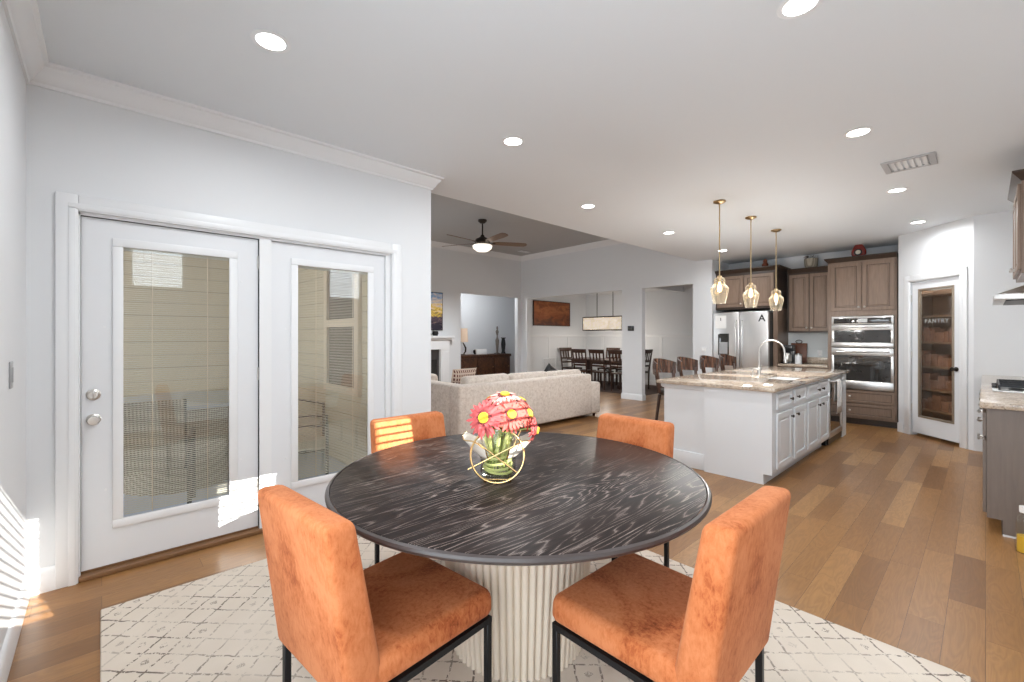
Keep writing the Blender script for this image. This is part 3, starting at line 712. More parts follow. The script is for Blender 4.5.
for i, (x, y, l) in enumerate(DL):
    if i == 0: dl.location = (x, y, ZC); dl['label'] = l; dl['group'] = GL
    else: dup(dl, l, (x, y, ZC), 0, GL)

av = thing('ceiling_vent', 'square white air vent in the kitchen ceiling between two recessed lights', 'air vent', (5.06, .447, ZC))
m = MB()
for (a, b, c, d) in ((-.17, .17, -.17, -.125), (-.17, .17, .125, .17), (-.17, -.125, -.125, .125), (.125, .17, -.125, .125)): m.box(a, b, c, d, -.012, -.001, .003)
m.build('vent_frame', plain('grey_vent_paint', (.45, .45, .46), .5), av)
m = MB()
for q in range(6): m.box(-.125, .125, -.115+q*.04, -.09+q*.04, -.009, -.004)
m.build('louver', TRIM, av, smooth=False)

dup(dl, 'added recessed ceiling light over the camera side of the table, outside the picture', (.622, .565, ZC), 0, GL)  # extra downlight out of view, added to brighten the chairs
# ================================================================== cabinet builders (local: front at y=0 facing -y, body behind, x across)
def panel_door(parent, name, x0, x1, z0, z1, mat, knob=None, knobmat=None, y=0, fr=.055, handle_mat=None, dark=None):
    m = MB(); t = .02
    m.box(x0, x1, y-t, y, z0, z0+fr, .003, 1).box(x0, x1, y-t, y, z1-fr, z1, .003, 1).box(x0, x0+fr, y-t, y, z0+fr-.002, z1-fr+.002, .003, 1).box(x1-fr, x1, y-t, y, z0+fr-.002, z1-fr+.002, .003, 1)
    m.box(x0+fr-.004, x1-fr+.004, y-t+.012, y, z0+fr-.004, z1-fr+.004)
    if z1-z0 > .3 and x1-x0 > .2: m.box(x0+fr+.022, x1-fr-.022, y-t+.004, y-.004, z0+fr+.022, z1-fr-.022, .008, 1)
    d = m.build(name, mat, parent)
    if dark:
        q = MB(); i = fr-.004
        for (a, b, c, e) in ((x0+i, x1-i, z0+i, z0+i+.011), (x0+i, x1-i, z1-i-.011, z1-i), (x0+i, x0+i+.011, z0+i, z1-i), (x1-i-.011, x1-i, z0+i, z1-i)): q.box(a, b, y-t+.0105, y-t+.0125, c, e)
        q.build('dark_groove', dark, d, smooth=False)  # darker strips set into the groove round the panel
    if knob:
        MB().lathe([(0, .0), (.008, .0), (.007, .014), (.015, .018), (.016, .026), (.008, .031), (0, .032)], 14, mat=Matrix.Translation((knob[0], y-t, knob[1])) @ Matrix.Rotation(R(90), 4, 'X')).build('knob', knobmat or CHROME, d)
    return d
def crown_mould(parent, x0, x1, y1, z, mat, ext=.05, sides=(1, 1)):
    m = MB(); a, b = (x0-ext*sides[0], x1+ext*sides[1])
    m.hexa([(x0, -.001, z), (x1, -.001, z), (x1, y1, z), (x0, y1, z), (a, -ext, z+.06), (b, -ext, z+.06), (b, y1, z+.06), (a, y1, z+.06)])
    m.box(a, b, -ext, y1, z+.06, z+.075)
    return m.build('crown_moulding', mat, parent, smooth=False)

# ---------------------------------------------------------------- kitchen island
IX0, IX1, IY0 = 4.60, 7.82, 1.368
isl = thing('kitchen_island', 'long white kitchen island with paneled end, drawers and doors toward the aisle', 'kitchen island', (0, 0, 0))
zt = .884
m = MB().box(IX0+.02, 5.575, IY0+.002, 2.0, .10, zt).box(6.425, 6.77, IY0+.002, 2.0, .10, zt).box(5.575, 6.425, IY0+.002, 2.0, .10, .69).box(5.575, 6.425, IY0+.002, 1.44, .69, zt).box(5.575, 6.425, 1.862, 2.0, .69, zt).box(6.77, IX1-.02, IY0+.60, 2.0, .0, zt).box(6.77, IX1-.02, IY0+.02, IY0+.6, .876, zt)
m.build('cabinet_body', WHITE, isl, smooth=False)
MB().box(IX0+.03, 6.77, IY0+.07, 2.0, 0, .10).build('toe_kick', WHITE, isl, smooth=False)
m = MB().prism([(IY0-.004, .10), (IY0-.004, zt), (2.0, zt), (2.0, 0), (IY0+.07, 0), (IY0+.07, .10)], 'x', IX0, IX0+.02); m.build('end_panel', WHITE, isl, smooth=False)
m = MB().box(IX1-.24, IX1, IY0-.004, 2.0, 0, zt); m.build('end_panel', WHITE, isl, smooth=False)
m = MB().box(IX0+.045, IX1, 2.0, 2.12, 0, zt).box(IX0+.045, IX0+.08, 2.12, 2.47, 0, zt).box(IX1-.06, IX1, 2.12, 2.47, 0, zt)
m.build('seating_panel', WHITE, isl, smooth=False)
MB().box(IX0+.025, IX0+.05, 2.0, 2.485, 0, .165, .004).build('panel_base', WHITE, isl); MB().box(IX0+.025, IX0+.05, 2.0, 2.485, zt-.045, zt, .004).build('panel_rail', WHITE, isl)
# doors and drawers toward the aisle
for i, (a, b, kx) in enumerate(((4.72, 5.18, 1), (5.28, 5.71, -1), (5.795, 6.245, 1), (6.315, 6.73, -1))):
    k = b-.045 if kx > 0 else a+.045
    panel_door(isl, 'door', a, b, .135, .665, WHITE, (k, .60), BRONZE, y=IY0, dark=None)
    panel_door(isl, 'drawer', a, b, .705, .852, WHITE, (k-.02*kx, .78), BRONZE, y=IY0, fr=.036)
ic = thing('granite_countertop', 'speckled beige granite top of the white island', 'countertop', (0, 0, 0))
CX0, CX1, CY0, CY1, CZ0, CZ1 = 4.565, 7.86, 1.33, 2.525, .885, .924
SX0, SX1, SY0, SY1 = 5.60, 6.40, 1.46, 1.84
MB().box(CX0, SX0, CY0, CY1, CZ0, CZ1, .008).box(SX1, CX1, CY0, CY1, CZ0, CZ1, .008).box(SX0-.02, SX1+.02, CY0, SY0, CZ0, CZ1, .008).box(SX0-.02, SX1+.02, SY1, CY1, CZ0, CZ1, .008).build('slab', GRANITE, ic)
sk = thing('kitchen_sink', 'white undermount sink sunk in the island granite', 'sink', ((SX0+SX1)/2, (SY0+SY1)/2, .70))
hw, hd = (SX1-SX0)/2+.012, (SY1-SY0)/2+.012
MB().box(-hw, hw, -hd, hd, 0, .012).box(-hw, -hw+.012, -hd, hd, 0, .184).box(hw-.012, hw, -hd, hd, 0, .184).box(-hw, hw, -hd, -hd+.012, 0, .184).box(-hw, hw, hd-.012, hd, 0, .184).build('basin', plain('white_enamel', (.85, .85, .84), .15), sk, smooth=False)
MB().lathe([(0, .0125), (.045, .0125), (.045, .017), (.03, .015), (0, .014)], 20).build('drain', CHROME, sk)
fc = thing('kitchen_faucet', 'tall gooseneck nickel faucet behind the island sink', 'faucet', (6.02, 1.93, CZ1))
MB().lathe([(0, 0), (.032, 0), (.032, .008), (.024, .014), (.022, .09), (.016, .10), (0, .10)], 20).build('faucet_base', CHROME, fc)
pts = [(0, 0, .09), (0, 0, .26)]+[(0, -.14+.14*math.cos(a), .30+.14*math.sin(a)) for a in [PI*q/10*1.0 for q in range(0, 11)]]+[(0, -.285, .24)]
MB().tube(pts, .0115, 12).build('spout', CHROME, fc)
MB().cyl((0, -.283, .26), (0, -.292, .165), .014, .019).build('spray_head', CHROME, fc)
MB().tube([(0.02, 0, .06), (.05, 0, .075), (.10, 0, .12)], [.009, .008, .006], 8).build('lever_handle', CHROME, fc)
sd_ = thing('soap_dispenser', 'short nickel soap pump standing beside the island faucet', 'soap dispenser', (5.82, 1.94, CZ1))
MB().lathe([(0, 0), (.022, 0), (.022, .006), (.012, .012), (.011, .06), (0, .06)], 16).build('pump_body', CHROME, sd_)
MB().tube([(0, 0, .055), (0, 0, .085), (0, -.03, .095), (0, -.075, .085)], .0065, 8).build('pump_spout', CHROME, sd_)

bc = thing('beverage_cooler', 'glass door beverage cooler in the end of the island', 'beverage cooler', (6.795, IY0, 0))
bw = .765
MB().box(0, bw, .03, .55, .005, .872).build('cabinet_shell', BLACKP, bc, smooth=False)
f = MB()
for (a, b, c, d) in ((0, bw, .10, .17), (0, bw, .80, .868), (0, .06, .17, .80), (bw-.06, bw, .17, .80)): f.box(a, b, -.012, .028, c, d, .003)
dr = f.build('door_frame', STEEL, bc)
MB().box(.055, bw-.055, .0, .006, .165, .805).build('door_glass', SMOKE, dr, smooth=False)
MB().tube([(.06, -.012, .83), (.06, -.05, .83), (bw-.06, -.05, .83), (bw-.06, -.012, .83)], .010, 10).build('handle', STEEL, dr)
r = MB()
for z in (.3, .44, .58, .7): r.box(.06, bw-.06, .010, .028, z, z+.012)
r.build('rack', CHROME, bc, smooth=False)
MB().box(0, bw, .0, .02, .02, .095).build('kick_grille', BLACKP, bc, smooth=False)
tw = thing('dish_towel', 'white dish towel hanging from the beverage cooler handle', 'towel', (6.795+.24, IY0-.05, .83))
m = MB(); rows = []
prof_t = [(-.012+0.0, -.42)]+[(-.0135, z) for z in (-.3, -.15, -.02)]+[(-.010, .008), (0, .0135), (.010, .008), (.0135, -.03), (.0135, -.15), (.0135, -.26)]
for i, (yy, zz) in enumerate(prof_t): rows.append([m.bm.verts.new((q*.028-.11, yy+(.0035*math.sin(q*1.3)*(-zz)/.2 if yy < 0 else 0)-(.004 if yy < -.011 else 0), zz)) for q in range(9)])
for i in range(len(rows)-1):
    for j in range(8): m.bm.faces.new((rows[i][j], rows[i][j+1], rows[i+1][j+1], rows[i+1][j]))
o = m.build('towel_cloth', PAPER, tw, ang=80); q = o.modifiers.new('thickness', 'SOLIDIFY'); q.thickness = .002

# ---------------------------------------------------------------- pendants over the island
def make_pendant():
    p = thing('pendant_light', 'x', 'pendant lamp', (0, 0, ZC))
    MB().lathe([(0, -.001), (.062, -.001), (.064, -.012), (.05, -.022), (.012, -.034), (0, -.034)], 28).build('canopy', BRASS, p)
    MB().cyl((0, 0, -.03), (0, 0, -.83), .0065, n=10).build('rod', BRASS, p)
    MB().lathe([(0, -.815), (.02, -.82), (.027, -.84), (.027, -.885), (0, -.887)], 20).build('socket_cap', BRASS, p)
    z = -.84
    prof_s = [(.028, z), (.050, z-.010), (.058, z-.03), (.058, z-.062), (.056, z-.072), (.088, z-.112), (.094, z-.124), (.082, z-.19), (.062, z-.285), (.059, z-.284), (.078, z-.19), (.089, z-.124), (.052, z-.072), (.054, z-.062), (.054, z-.03), (.047, z-.015), (.028, z-.005)]
    MB().lathe(prof_s, 20, wob=lambda k, i, n: 1+.012*(k % 2)).build('glass_shade', SHADEG, p, ang=20)
    MB().lathe([(0, -.885), (.011, -.89), (.020, -.935), (.025, -.965), (.020, -.99), (0, -1.002)], 16).build('bulb', BULB, p)
    lamp('lamp_light', 'POINT', PENDANT_W, (0, 0, -1.30), p, color=(.98, .97, .95), shadow_soft_size=.05)
    return p
pn = make_pendant(); GP = 'glass pendants over the island'
pn.location = (4.965, 1.99, ZC); pn['group'] = GP; pn['label'] = 'brass and glass pendant lamp over the paneled near end of the island'
dup(pn, 'middle brass and glass pendant lamp over the island sink', (5.914, 1.99, ZC), 0, GP)
dup(pn, 'brass and glass pendant lamp hanging in front of the two door upper cabinet', (6.883, 1.99, ZC), 0, GP)

# ---------------------------------------------------------------- bar stools
def make_stool():
    s = thing('bar_stool', 'x', 'bar stool', (0, 0, 0))
    m = MB(); rings = []
    for i in range(17):
        a = R(-62+124*i/16); u = abs(i-8)/8; h = .19-.04*u*u; r0 = .275; top = 1.115-.055*u*u
        row = [(r0, top-h), (r0+.004, top-h/2), (r0, top), (r0+.018, top+.004), (r0+.024, top-h/2), (r0+.018, top-h)]
        rings.append([m.bm.verts.new((r*math.sin(a), r*math.cos(a)-.02, z)) for r, z in row])
    for i in range(16):
        for j in range(6): m.bm.faces.new((rings[i][j], rings[i][(j+1) % 6], rings[i+1][(j+1) % 6], rings[i+1][j]))
    m.bm.faces.new(rings[0]); m.bm.faces.new(list(reversed(rings[-1])))
    m.build('backrest', STOOLW, s, ang=50)
    for a in (-55, 0, 55):
        x, y = .281*math.sin(R(a)), .281*math.cos(R(a))-.02
        MB().tube([(x*.86, y*.8, .69), (x, y, .96)], [.024, .022], 8).build('back_post', ESPR, s)
    MB().lathe([(0, .655), (.19, .655), (.215, .67), (.222, .70), (.20, .722), (0, .728)], 28).build('seat', plain('black_leather', (.025, .02, .018), .4), s)
    for sx in (-1, 1):
        for sy in (-1, 1): MB().tube([(sx*.14, sy*.14, .66), (sx*.20, sy*.20, .001)], [.021, .016], 8).build('stool_leg', ESPR, s)
    MB().tube([(.186*math.cos(2*PI*q/32)*1.2, .186*math.sin(2*PI*q/32)*1.2, .24) for q in range(32)], .009, 8, closed=True).build('footrest_ring', BRONZE, s)
    return s
st_ = make_stool(); GS = 'barstools along the island'
SPOT = [(5.40, 'curved back dark wood barstool at the open end of the island, beside the white column'), (6.06, 'second curved back dark wood barstool counting from the column end of the island'),
        (6.79, 'third curved back dark wood barstool counting from the column end of the island'), (7.50, 'curved back dark wood barstool standing in front of the refrigerator')]
for i, (x, l) in enumerate(SPOT):
    if i == 0: st_.location = (x, 2.72, 0); st_['label'] = l; st_['group'] = GS
    else: dup(st_, l, (x, 2.72, 0), 0, GS)

# ---------------------------------------------------------------- back wall of the kitchen (cabinets face -x)
def back(name, label, cat, x, y, z=0): return thing(name, label, cat, (x, y, z), -90)      # local x -> -Y, local y -> +X
oc = back('oven_cabinet', 'tall taupe wood cabinet housing the double wall oven', 'cabinet', 8.83, 1.785)
OW = .87
MB().box(0, OW, 0, .62, .10, .555).box(0, OW, 0, .62, 1.735, 2.615).box(0, .052, 0, .62, .555, 1.735).box(OW-.03, OW, 0, .62, .555, 1.735).box(.052, OW-.03, .58, .62, .555, 1.735).build('cabinet_body', CABW, oc, smooth=False)
MB().box(0.0, OW, .06, .62, 0, .10).build('toe_kick', CABD, oc, smooth=False)
panel_door(oc, 'door', .045, .44, 1.82, 2.59, CABW, (.41, 1.875), dark=CABD)
panel_door(oc, 'door', .455, .845, 1.82, 2.59, CABW, (.485, 1.875), dark=CABD)
panel_door(oc, 'drawer', .04, .845, .35, .545, CABW, (.30, .45), fr=.035, dark=CABD)
panel_door(oc, 'drawer', .04, .845, .13, .325, CABW, (.30, .23), fr=.035, dark=CABD)
crown_mould(oc, 0, OW, .62, 2.615, CABD, .045, (1, 0))
wo = back('wall_oven', 'stainless microwave and oven stacked in the tall taupe cabinet', 'oven', 8.828, 1.785)
a0, a1 = .056, .836
MB().box(a0, a1, .004, .57, .56, 1.73).build('oven_body', BLACKP, wo, smooth=False)
m = MB().box(a0, a1, -.022, .003, 1.60, 1.726, .004); cp = m.build('control_panel', STEEL, wo)
MB().box(a0+.03, a1-.03, -.026, -.0222, 1.615, 1.70, .002).build('control_glass', DGLASS, cp)
MB().box(.40, .52, -.0275, -.0262, 1.63, 1.69).build('display', plain('grey_display', (.55, .55, .54), .3), cp, smooth=False)
for (z0, z1, g0, g1, hz) in ((1.235, 1.592, 1.31, 1.505, 1.548), (.565, 1.222, .70, 1.10, 1.165)):
    f = MB().box(a0, a1, -.03, .003, z0, g0, .004).box(a0, a1, -.03, .003, g1, z1, .004).box(a0, a0+.035, -.03, .003, g0-.004, g1+.004, .003).box(a1-.035, a1, -.03, .003, g0-.004, g1+.004, .003)
    od = f.build('oven_door', STEEL, wo)
    MB().box(a0+.032, a1-.032, -.026, -.02, g0-.003, g1+.003).build('window_glass', DGLASS, od, smooth=False)
    MB().tube([(a0+.06, -.03, hz), (a0+.06, -.068, hz), (a1-.06, -.068, hz), (a1-.06, -.03, hz)], .012, 10).build('handle', STEEL, od)
uc = back('upper_cabinet', 'taupe two door upper cabinet between refrigerator and oven, basket on top', 'cabinet', 9.13, 2.452)
MB().box(0, .66, 0, .325, 1.475, 2.545).build('cabinet_body', CABD, uc, smooth=False)
panel_door(uc, 'door', .03, .332, 1.505, 2.51, CABW, (.30, 1.56), dark=CABD); panel_door(uc, 'door', .345, .648, 1.505, 2.51, CABW, (.377, 1.56), dark=CABD)
crown_mould(uc, 0, .66, .325, 2.545, CABD, .04, (0, 0))
fcab = back('refrigerator_cabinet', 'taupe two door cabinet bridging above the refrigerator', 'cabinet', 8.80, 3.598)
MB().box(0, 1.07, 0, .65, 1.92, 2.60).build('cabinet_body', CABD, fcab, smooth=False)
panel_door(fcab, 'door', .03, .51, 1.96, 2.55, CABW, (.47, 2.02), dark=CABD); panel_door(fcab, 'door', .525, 1.02, 1.96, 2.55, CABW, (.565, 2.02), dark=CABD)
MB().box(1.0, 1.07, .02, .65, 0, 1.92).build('side_panel', CABW, fcab, smooth=False)
crown_mould(fcab, 0, 1.07, .65, 2.60, CABD, .05, (0, 1))
bcab = back('base_cabinet', 'taupe base cabinet beneath the back counter beside the oven', 'cabinet', 8.84, 2.522)
MB().box(0, .735, 0, .60, .10, .88).build('cabinet_body', CABW, bcab, smooth=False); MB().box(0, .735, .06, .60, 0, .10).build('toe_kick', CABD, bcab, smooth=False)
for a, b, kx in ((.01, .36, .33), (.375, .725, .405)):
    panel_door(bcab, 'door', a, b, .13, .66, CABW, (kx, .61)); panel_door(bcab, 'drawer', a, b, .69, .86, CABW, ((a+b)/2, .775), fr=.036)
bt = back('stone_counter', 'beige granite counter under the tiled backsplash', 'countertop', 8.81, 2.522)
MB().box(0, .735, 0, .64, .882, .922, .006).build('slab', GRANITE, bt); MB().box(0, .735, .618, .64, .922, 1.03, .003).build('upstand', GRANITE, bt)
struct('wall_tile', MB().box(XB-.008, XB-.0005, 1.80, 2.51, 1.03, 1.475), TILE, smooth=False)
for yy in (2.03, 1.88):
    op = thing('wall_outlet', 'white outlet plate on the backsplash '+('beside the oven cabinet' if yy < 2 else 'nearer the refrigerator'), 'outlet', (XB-.009, yy, 1.10), -90)
    MB().box(-.036, .036, -.005, 0, -.057, .057, .003).build('cover_plate', TRIM, op)
    m = MB()
    for z in (-.022, .022): m.box(-.014, .014, -.0075, -.005, z-.014, z+.014, .002)
    m.build('socket', PAPER, op)

# refrigerator
rf = back('refrigerator', 'stainless french door refrigerator with paper sheet and monogram', 'refrigerator', 8.66, 3.59)
FW, FH = .975, 1.86
MB().box(.01, FW-.01, .06, .74, .02, FH-.02).build('body', plain('dark_grey_case', (.09, .09, .09), .5), rf, smooth=False)
def fdoor(x0, x1, z0, z1): return MB().box(x0, x1, -.02, .055, z0, z1, .014, 3).build('door', STEELV, rf)
dL, dR = fdoor(0.005, FW/2-.003, .72, FH), fdoor(FW/2+.003, FW-.005, .72, FH)
dz = MB().box(.005, FW-.005, -.02, .055, .06, .71, .014, 3).build('freezer_drawer', STEELV, rf)
for x, d in ((FW/2-.05, dL), (FW/2+.05, dR)):
    MB().tube([(x, -.02, 1.70), (x, -.062, 1.68), (x, -.07, 1.62), (x, -.07, .92), (x, -.062, .86), (x, -.02, .84)], .014, 10).build('handle', STEEL, d)
MB().tube([(.10, -.02, .62), (.10, -.07, .62), (FW-.10, -.07, .62), (FW-.10, -.02, .62)], .013, 10).build('handle', STEEL, dz)
dp = MB().box(.10, .30, -.024, -.019, 1.05, 1.46, .004).build('water_dispenser', DGLASS, dL, label='dark water dispenser panel with grey recess')
MB().box(.125, .275, -.027, -.023, 1.08, 1.30).box(.15, .18, -.034, -.026, 1.16, 1.27).box(.215, .245, -.034, -.026, 1.16, 1.27).build('dispenser_recess', plain('dispenser_grey', (.4, .4, .41), .4), rf, smooth=False)
letter('monogram', 'A', .17, BLACKP, rf, (FW-.11, -.0215, FH-.13), (R(90), 0, 0), 'black capital letter A decal')
pp = back('paper_sheet', 'white paper sheet held on the refrigerator door above the dispenser', 'paper', 8.6385, 3.59)
MB().box(.05, .25, -.0008, .0002, 1.56, 1.80).build('sheet', PAPER, pp, smooth=False)
letter('lettering', '1', .07, BLACKP, pp, (.15, -.001, 1.73), (R(90), 0, 0), 'black handwritten mark')

# things on the back counter and on the cabinets
cm = thing('coffee_maker', 'black and steel coffee maker on the back counter behind the faucet', 'coffee maker', (9.02, 2.415, .9225), -90)
MB().box(-.09, .09, -.10, .12, 0, .03, .006).box(-.09, .09, .03, .12, .03, .30, .008).box(-.09, .09, -.10, .12, .24, .33, .01).build('housing', BLACKP, cm)
MB().lathe([(0, .031), (.06, .031), (.068, .06), (.062, .16), (.045, .19), (0, .19)], 20, (0, -.035, 0)).build('carafe', CHROME, cm)
cb = thing('cutting_board', 'brown wooden board leaning beside the refrigerator panel', 'cutting board', (9.35, 2.34, .9265), -90)
MB().box(-.13, .13, 0, .02, 0, .36, .008, mat=Matrix.Rotation(R(-7), 4, 'X')).build('board', plain('walnut_board', lin(110, 62, 38), .45, var=.25), cb)
MB().tube([(.05*math.cos(2*PI*q/16), .044, .36+.03*math.sin(2*PI*q/16)+.022) for q in range(16)], .007, 6, closed=True).build('handle_loop', BRONZE, cb)
cn = thing('canister', 'white and steel canister on the back counter next to the coffee maker', 'canister', (9.0, 2.25, .9235))
MB().lathe([(0, 0), (.05, 0), (.052, .01), (.052, .15), (0, .15)], 24).build('canister_body', WHITE, cn); MB().lathe([(0, .15), (.054, .15), (.054, .17), (.012, .176), (.012, .19), (0, .192)], 24).build('lid', STEEL, cn)
bk = thing('plant_basket', 'beige woven basket with drooping dark foliage on the upper cabinet', 'basket', (9.26, 2.12, 2.62))
MB().lathe([(0, 0), (.085, 0), (.10, .05), (.108, .17), (.10, .172), (.092, .05), (0, .01)], 24).build('basket', WICKER, bk)
random.seed(3); m = MB()
for k in range(60):
    a = random.uniform(0, 2*PI); r = random.uniform(.02, .10); zz = .17+random.uniform(0, .05)
    c0 = Vector((r*math.cos(a), r*math.sin(a), zz)); dd = Vector((math.cos(a), math.sin(a), random.uniform(-.3, .5)))*.035; w = Vector((-math.sin(a), math.cos(a), .2))*.012
    m.quad([c0, c0+dd*.5+w, c0+dd, c0+dd*.5-w])
o = m.build('foliage', plain('brown_green_leaf', lin(92, 74, 60), .7, var=.4, scale=30), bk, smooth=False)
rv = thing('red_vase', 'red gourd shaped vase with pale round eye on the oven cabinet', 'vase', (8.98, 1.40, 2.6905), -90)
ov = MB()
for q in (0,):
    prof_v = [(.0, 0), (.075, 0), (.105, .04), (.10, .09), (.066, .15), (.03, .185), (.02, .20)]
ov.lathe([(0, 0), (.075, 0), (.10, .05), (.098, .10), (.072, .165), (.036, .215), (.02, .235), (0, .235)], 30, mat=Matrix.Diagonal((1, .55, 1, 1)))
ov.build('vase_body', RED, rv)
MB().lathe([(0, .232), (.024, .232), (.034, .243), (.034, .26), (.02, .268), (0, .268)], 20, mat=Matrix.Diagonal((1, .8, 1, 1))).build('stopper', BLACK, rv)
MB().lathe([(.036, 0), (.052, 0), (.054, .006), (.036, .008)], 26, closed=True, mat=Matrix.Translation((0, -.058, .075)) @ Matrix.Rotation(R(90), 4, 'X')).build('dark_ring', BLACK, rv)
MB().lathe([(0, -.012), (.036, -.012), (.034, .006), (0, .012)], 22, mat=Matrix.Translation((0, -.058, .075)) @ Matrix.Rotation(R(90), 4, 'X')).build('pale_eye', CREAM, rv)
fg = thing('carved_figurine', 'small brown carved figurine on the refrigerator cabinet', 'figurine', (8.99, 2.78, 2.6755), -90)
MB().box(-.09, .09, -.04, .04, 0, .03, .01).build('plinth', SIDEW, fg)
MB().lathe([(0, .028), (.05, .028), (.055, .06), (.03, .10), (.035, .125), (.025, .155), (0, .17)], 18).build('figure_body', plain('terracotta', lin(128, 70, 46), .6), fg)

# ---------------------------------------------------------------- range side (faces +y)
rb = thing('range_cabinet', 'grey brown base cabinet with bare end panel below the cooktop', 'cabinet', (7.868, -.005, 0), 180)
RW = 7.868-4.655
zr = .893
MB().box(0, RW-.02, 0, .652, .11, zr).build('cabinet_body', GREYW, rb, smooth=False)
MB().box(0, RW-.03, .075, .652, 0, .11).build('toe_kick', CABD, rb, smooth=False)
MB().prism([(.0, .11), (.0, zr), (.652, zr), (.652, 0), (.078, 0), (.078, .11)], 'x', RW-.02, RW).build('end_panel', GREYW, rb, smooth=False)
MB().box(RW, RW+.006, .078, .652, 0, .012).build('shoe_strip', TRIM, rb, smooth=False)
nx = 6; wx = RW/nx
for i in range(nx):
    a, b = i*wx+.012, (i+1)*wx-.012
    panel_door(rb, 'door', a, b, .14, .66, GREYW, (b-.04 if i % 2 == 0 else a+.04, .60)); panel_door(rb, 'drawer', a, b, .69, .86, GREYW, ((a+b)/2, .775), fr=.036)
rt = thing('range_countertop', 'beige granite countertop carrying the gas cooktop', 'countertop', (0, 0, 0))
MB().box(4.625, 7.868, -.655, .03, zr+.001, .938, .007).build('slab', GRANITE, rt)
ck = thing('gas_cooktop', 'stainless gas cooktop with black grates set on granite', 'cooktop', (6.0, -.30, .9385))
MB().box(-.42, .42, -.26, .26, 0, .012, .005).build('tray', STEEL, ck)
for x in (-.27, 0, .27):
    g = MB()
    for yy in (-.22, 0, .22): g.box(x-.125, x+.125, yy-.006, yy+.006, .04, .055)
    for xx in (-.12, 0, .12): g.box(x+xx-.006, x+xx+.006, -.226, .226, .04, .055)
    for xx in (-.12, .12):
        for yy in (-.22, .22): g.box(x+xx-.007, x+xx+.007, yy-.007, yy+.007, .0115, .045)
    g.build('grate', BLACK, ck, smooth=False)
    for yy in (-.12, .12): MB().lathe([(0, .0115), (.045, .0115), (.045, .022), (.03, .028), (0, .03)], 20, (x, yy, 0)).build('burner', BLACKP, ck)
for i in range(5): MB().lathe([(0, .0115), (.018, .0115), (.016, .032), (0, .034)], 14, (-.16+.08*i, .245, 0)).build('knob', BLACKP, ck)
hc = thing('hood_cabinet', 'taupe wood cabinet above the range hood at the picture edge', 'cabinet', (6.13, -.19, 0), 180)
HW = .90
MB().box(0, HW, 0, .469, 1.90, 2.62).build('cabinet_body', CABW, hc, smooth=False)
panel_door(hc, 'door', .012, .444, 1.93, 2.60, CABW, (.40, 1.97)); panel_door(hc, 'door', .456, .888, 1.93, 2.60, CABW, (.50, 1.97))
crown_mould(hc, 0, HW, .469, 2.62, CABD, .05, (1, 1))
hd_ = thing('range_hood', 'stainless pyramid range hood over the cooktop', 'range hood', (5.68, -.66, 1.70))
MB().box(-.46, .46, .002, .615, 0, .045, .004).build('hood_rim', STEEL, hd_)
MB().hexa([(-.45, .004, .045), (.45, .004, .045), (.45, .60, .045), (-.45, .60, .045), (-.17, .004, .199), (.17, .004, .199), (.17, .28, .199), (-.17, .28, .199)]).build('hood_canopy', STEEL, hd_, smooth=False)
MB().box(-.40, .40, .06, .55, -.006, .0).build('filter', BLACK, hd_, smooth=False)
br_ = thing('amber_bottle', 'tall glass bottle of amber liquid standing on the wood floor by the grey cabinet end', 'bottle', (4.40, -.175, 0))
MB().lathe([(0, .001), (.038, .001), (.04, .01), (.04, .20), (.036, .23), (.022, .25), (.022, .262), (0, .262)], 24).build('glass_body', VGLASS, br_)
MB().lathe([(0, .006), (.036, .006), (.036, .11), (0, .11)], 24).build('amber_liquid', plain('amber_oil', lin(226, 180, 60), .2), br_)
MB().lathe([(0, .262), (.026, .262), (.026, .30), (0, .302)], 20).build('stopper', PAPER, br_)

# switches and thermostat
GREYP = plain('grey_switch_plate', (.36, .36, .37), .35)
def plate(name, label, cat, loc, rz, w, n):
    s = thing(name, label, cat, loc, rz)
    MB().box(-w, w, -.006, 0, -.06, .06, .003).build('cover_plate', GREYP if n == 1 else TRIM, s)
    for i in range(n):
        x = (i-(n-1)/2)*.046
        MB().box(x-.016, x+.016, -.010, -.005, -.034, .034, .003).build('rocker', PAPER if n > 1 else GREYP, s)
    return s
plate('light_switch', 'grey light switch plate on the wall beside the hinged patio door', 'light switch', (XW+.0005, 2.964, 1.237), 90, .037, 1)
plate('light_switch', 'small switch plate on the white wall end beside the refrigerator', 'light switch', (XO-.0005, 3.76, 1.14), -90, .06, 2)
th = thing('thermostat', 'small black thermostat on the white column between the openings', 'thermostat', (XO-.0005, 5.38, 1.585), -90)
MB().box(-.075, .075, -.022, 0, -.055, .055, .008).build('housing', BLACKP, th); MB().box(-.05, .05, -.0235, -.0218, -.03, .03).build('screen', DGLASS, th, smooth=False)

# ================================================================== living room
sf = thing('sectional_sofa', 'long beige mottled sectional sofa with its back to the round table', 'sofa', (0, 0, 0))
A0, A1, B0 = 3.40, 6.48, 4.66
MB().box(A0, A1-.24, B0, B0+.24, .055, .755, .035, 3).build('sofa_back', SOFA, sf, ang=60)
MB().box(A0, A0+.24, B0+.235, 7.1, .055, .755, .035, 3).build('sofa_back', SOFA, sf, ang=60)
MB().box(A1-.245, A1+.03, B0+.01, B0+1.0, .055, .60, .04, 3).build('armrest', SOFA, sf, ang=60)
MB().box(A0+.2, A1-.1, B0+.2, B0+.98, .055, .28, .02).box(A0+.2, A0+1.0, B0+.9, 7.08, .055, .28, .02).build('seat_base', SOFA, sf, ang=60)
for i in range(3):
    x0 = A0+.26+i*.87
    MB().box(x0, x0+.85, B0+.30, B0+1.02, .28, .45, .05, 3).build('seat_cushion', SOFA, sf, ang=80)
MB().box(A0+.26, A0+1.04, B0+1.04, 7.06, .28, .45, .05, 3).build('seat_cushion', SOFA, sf, ang=80)
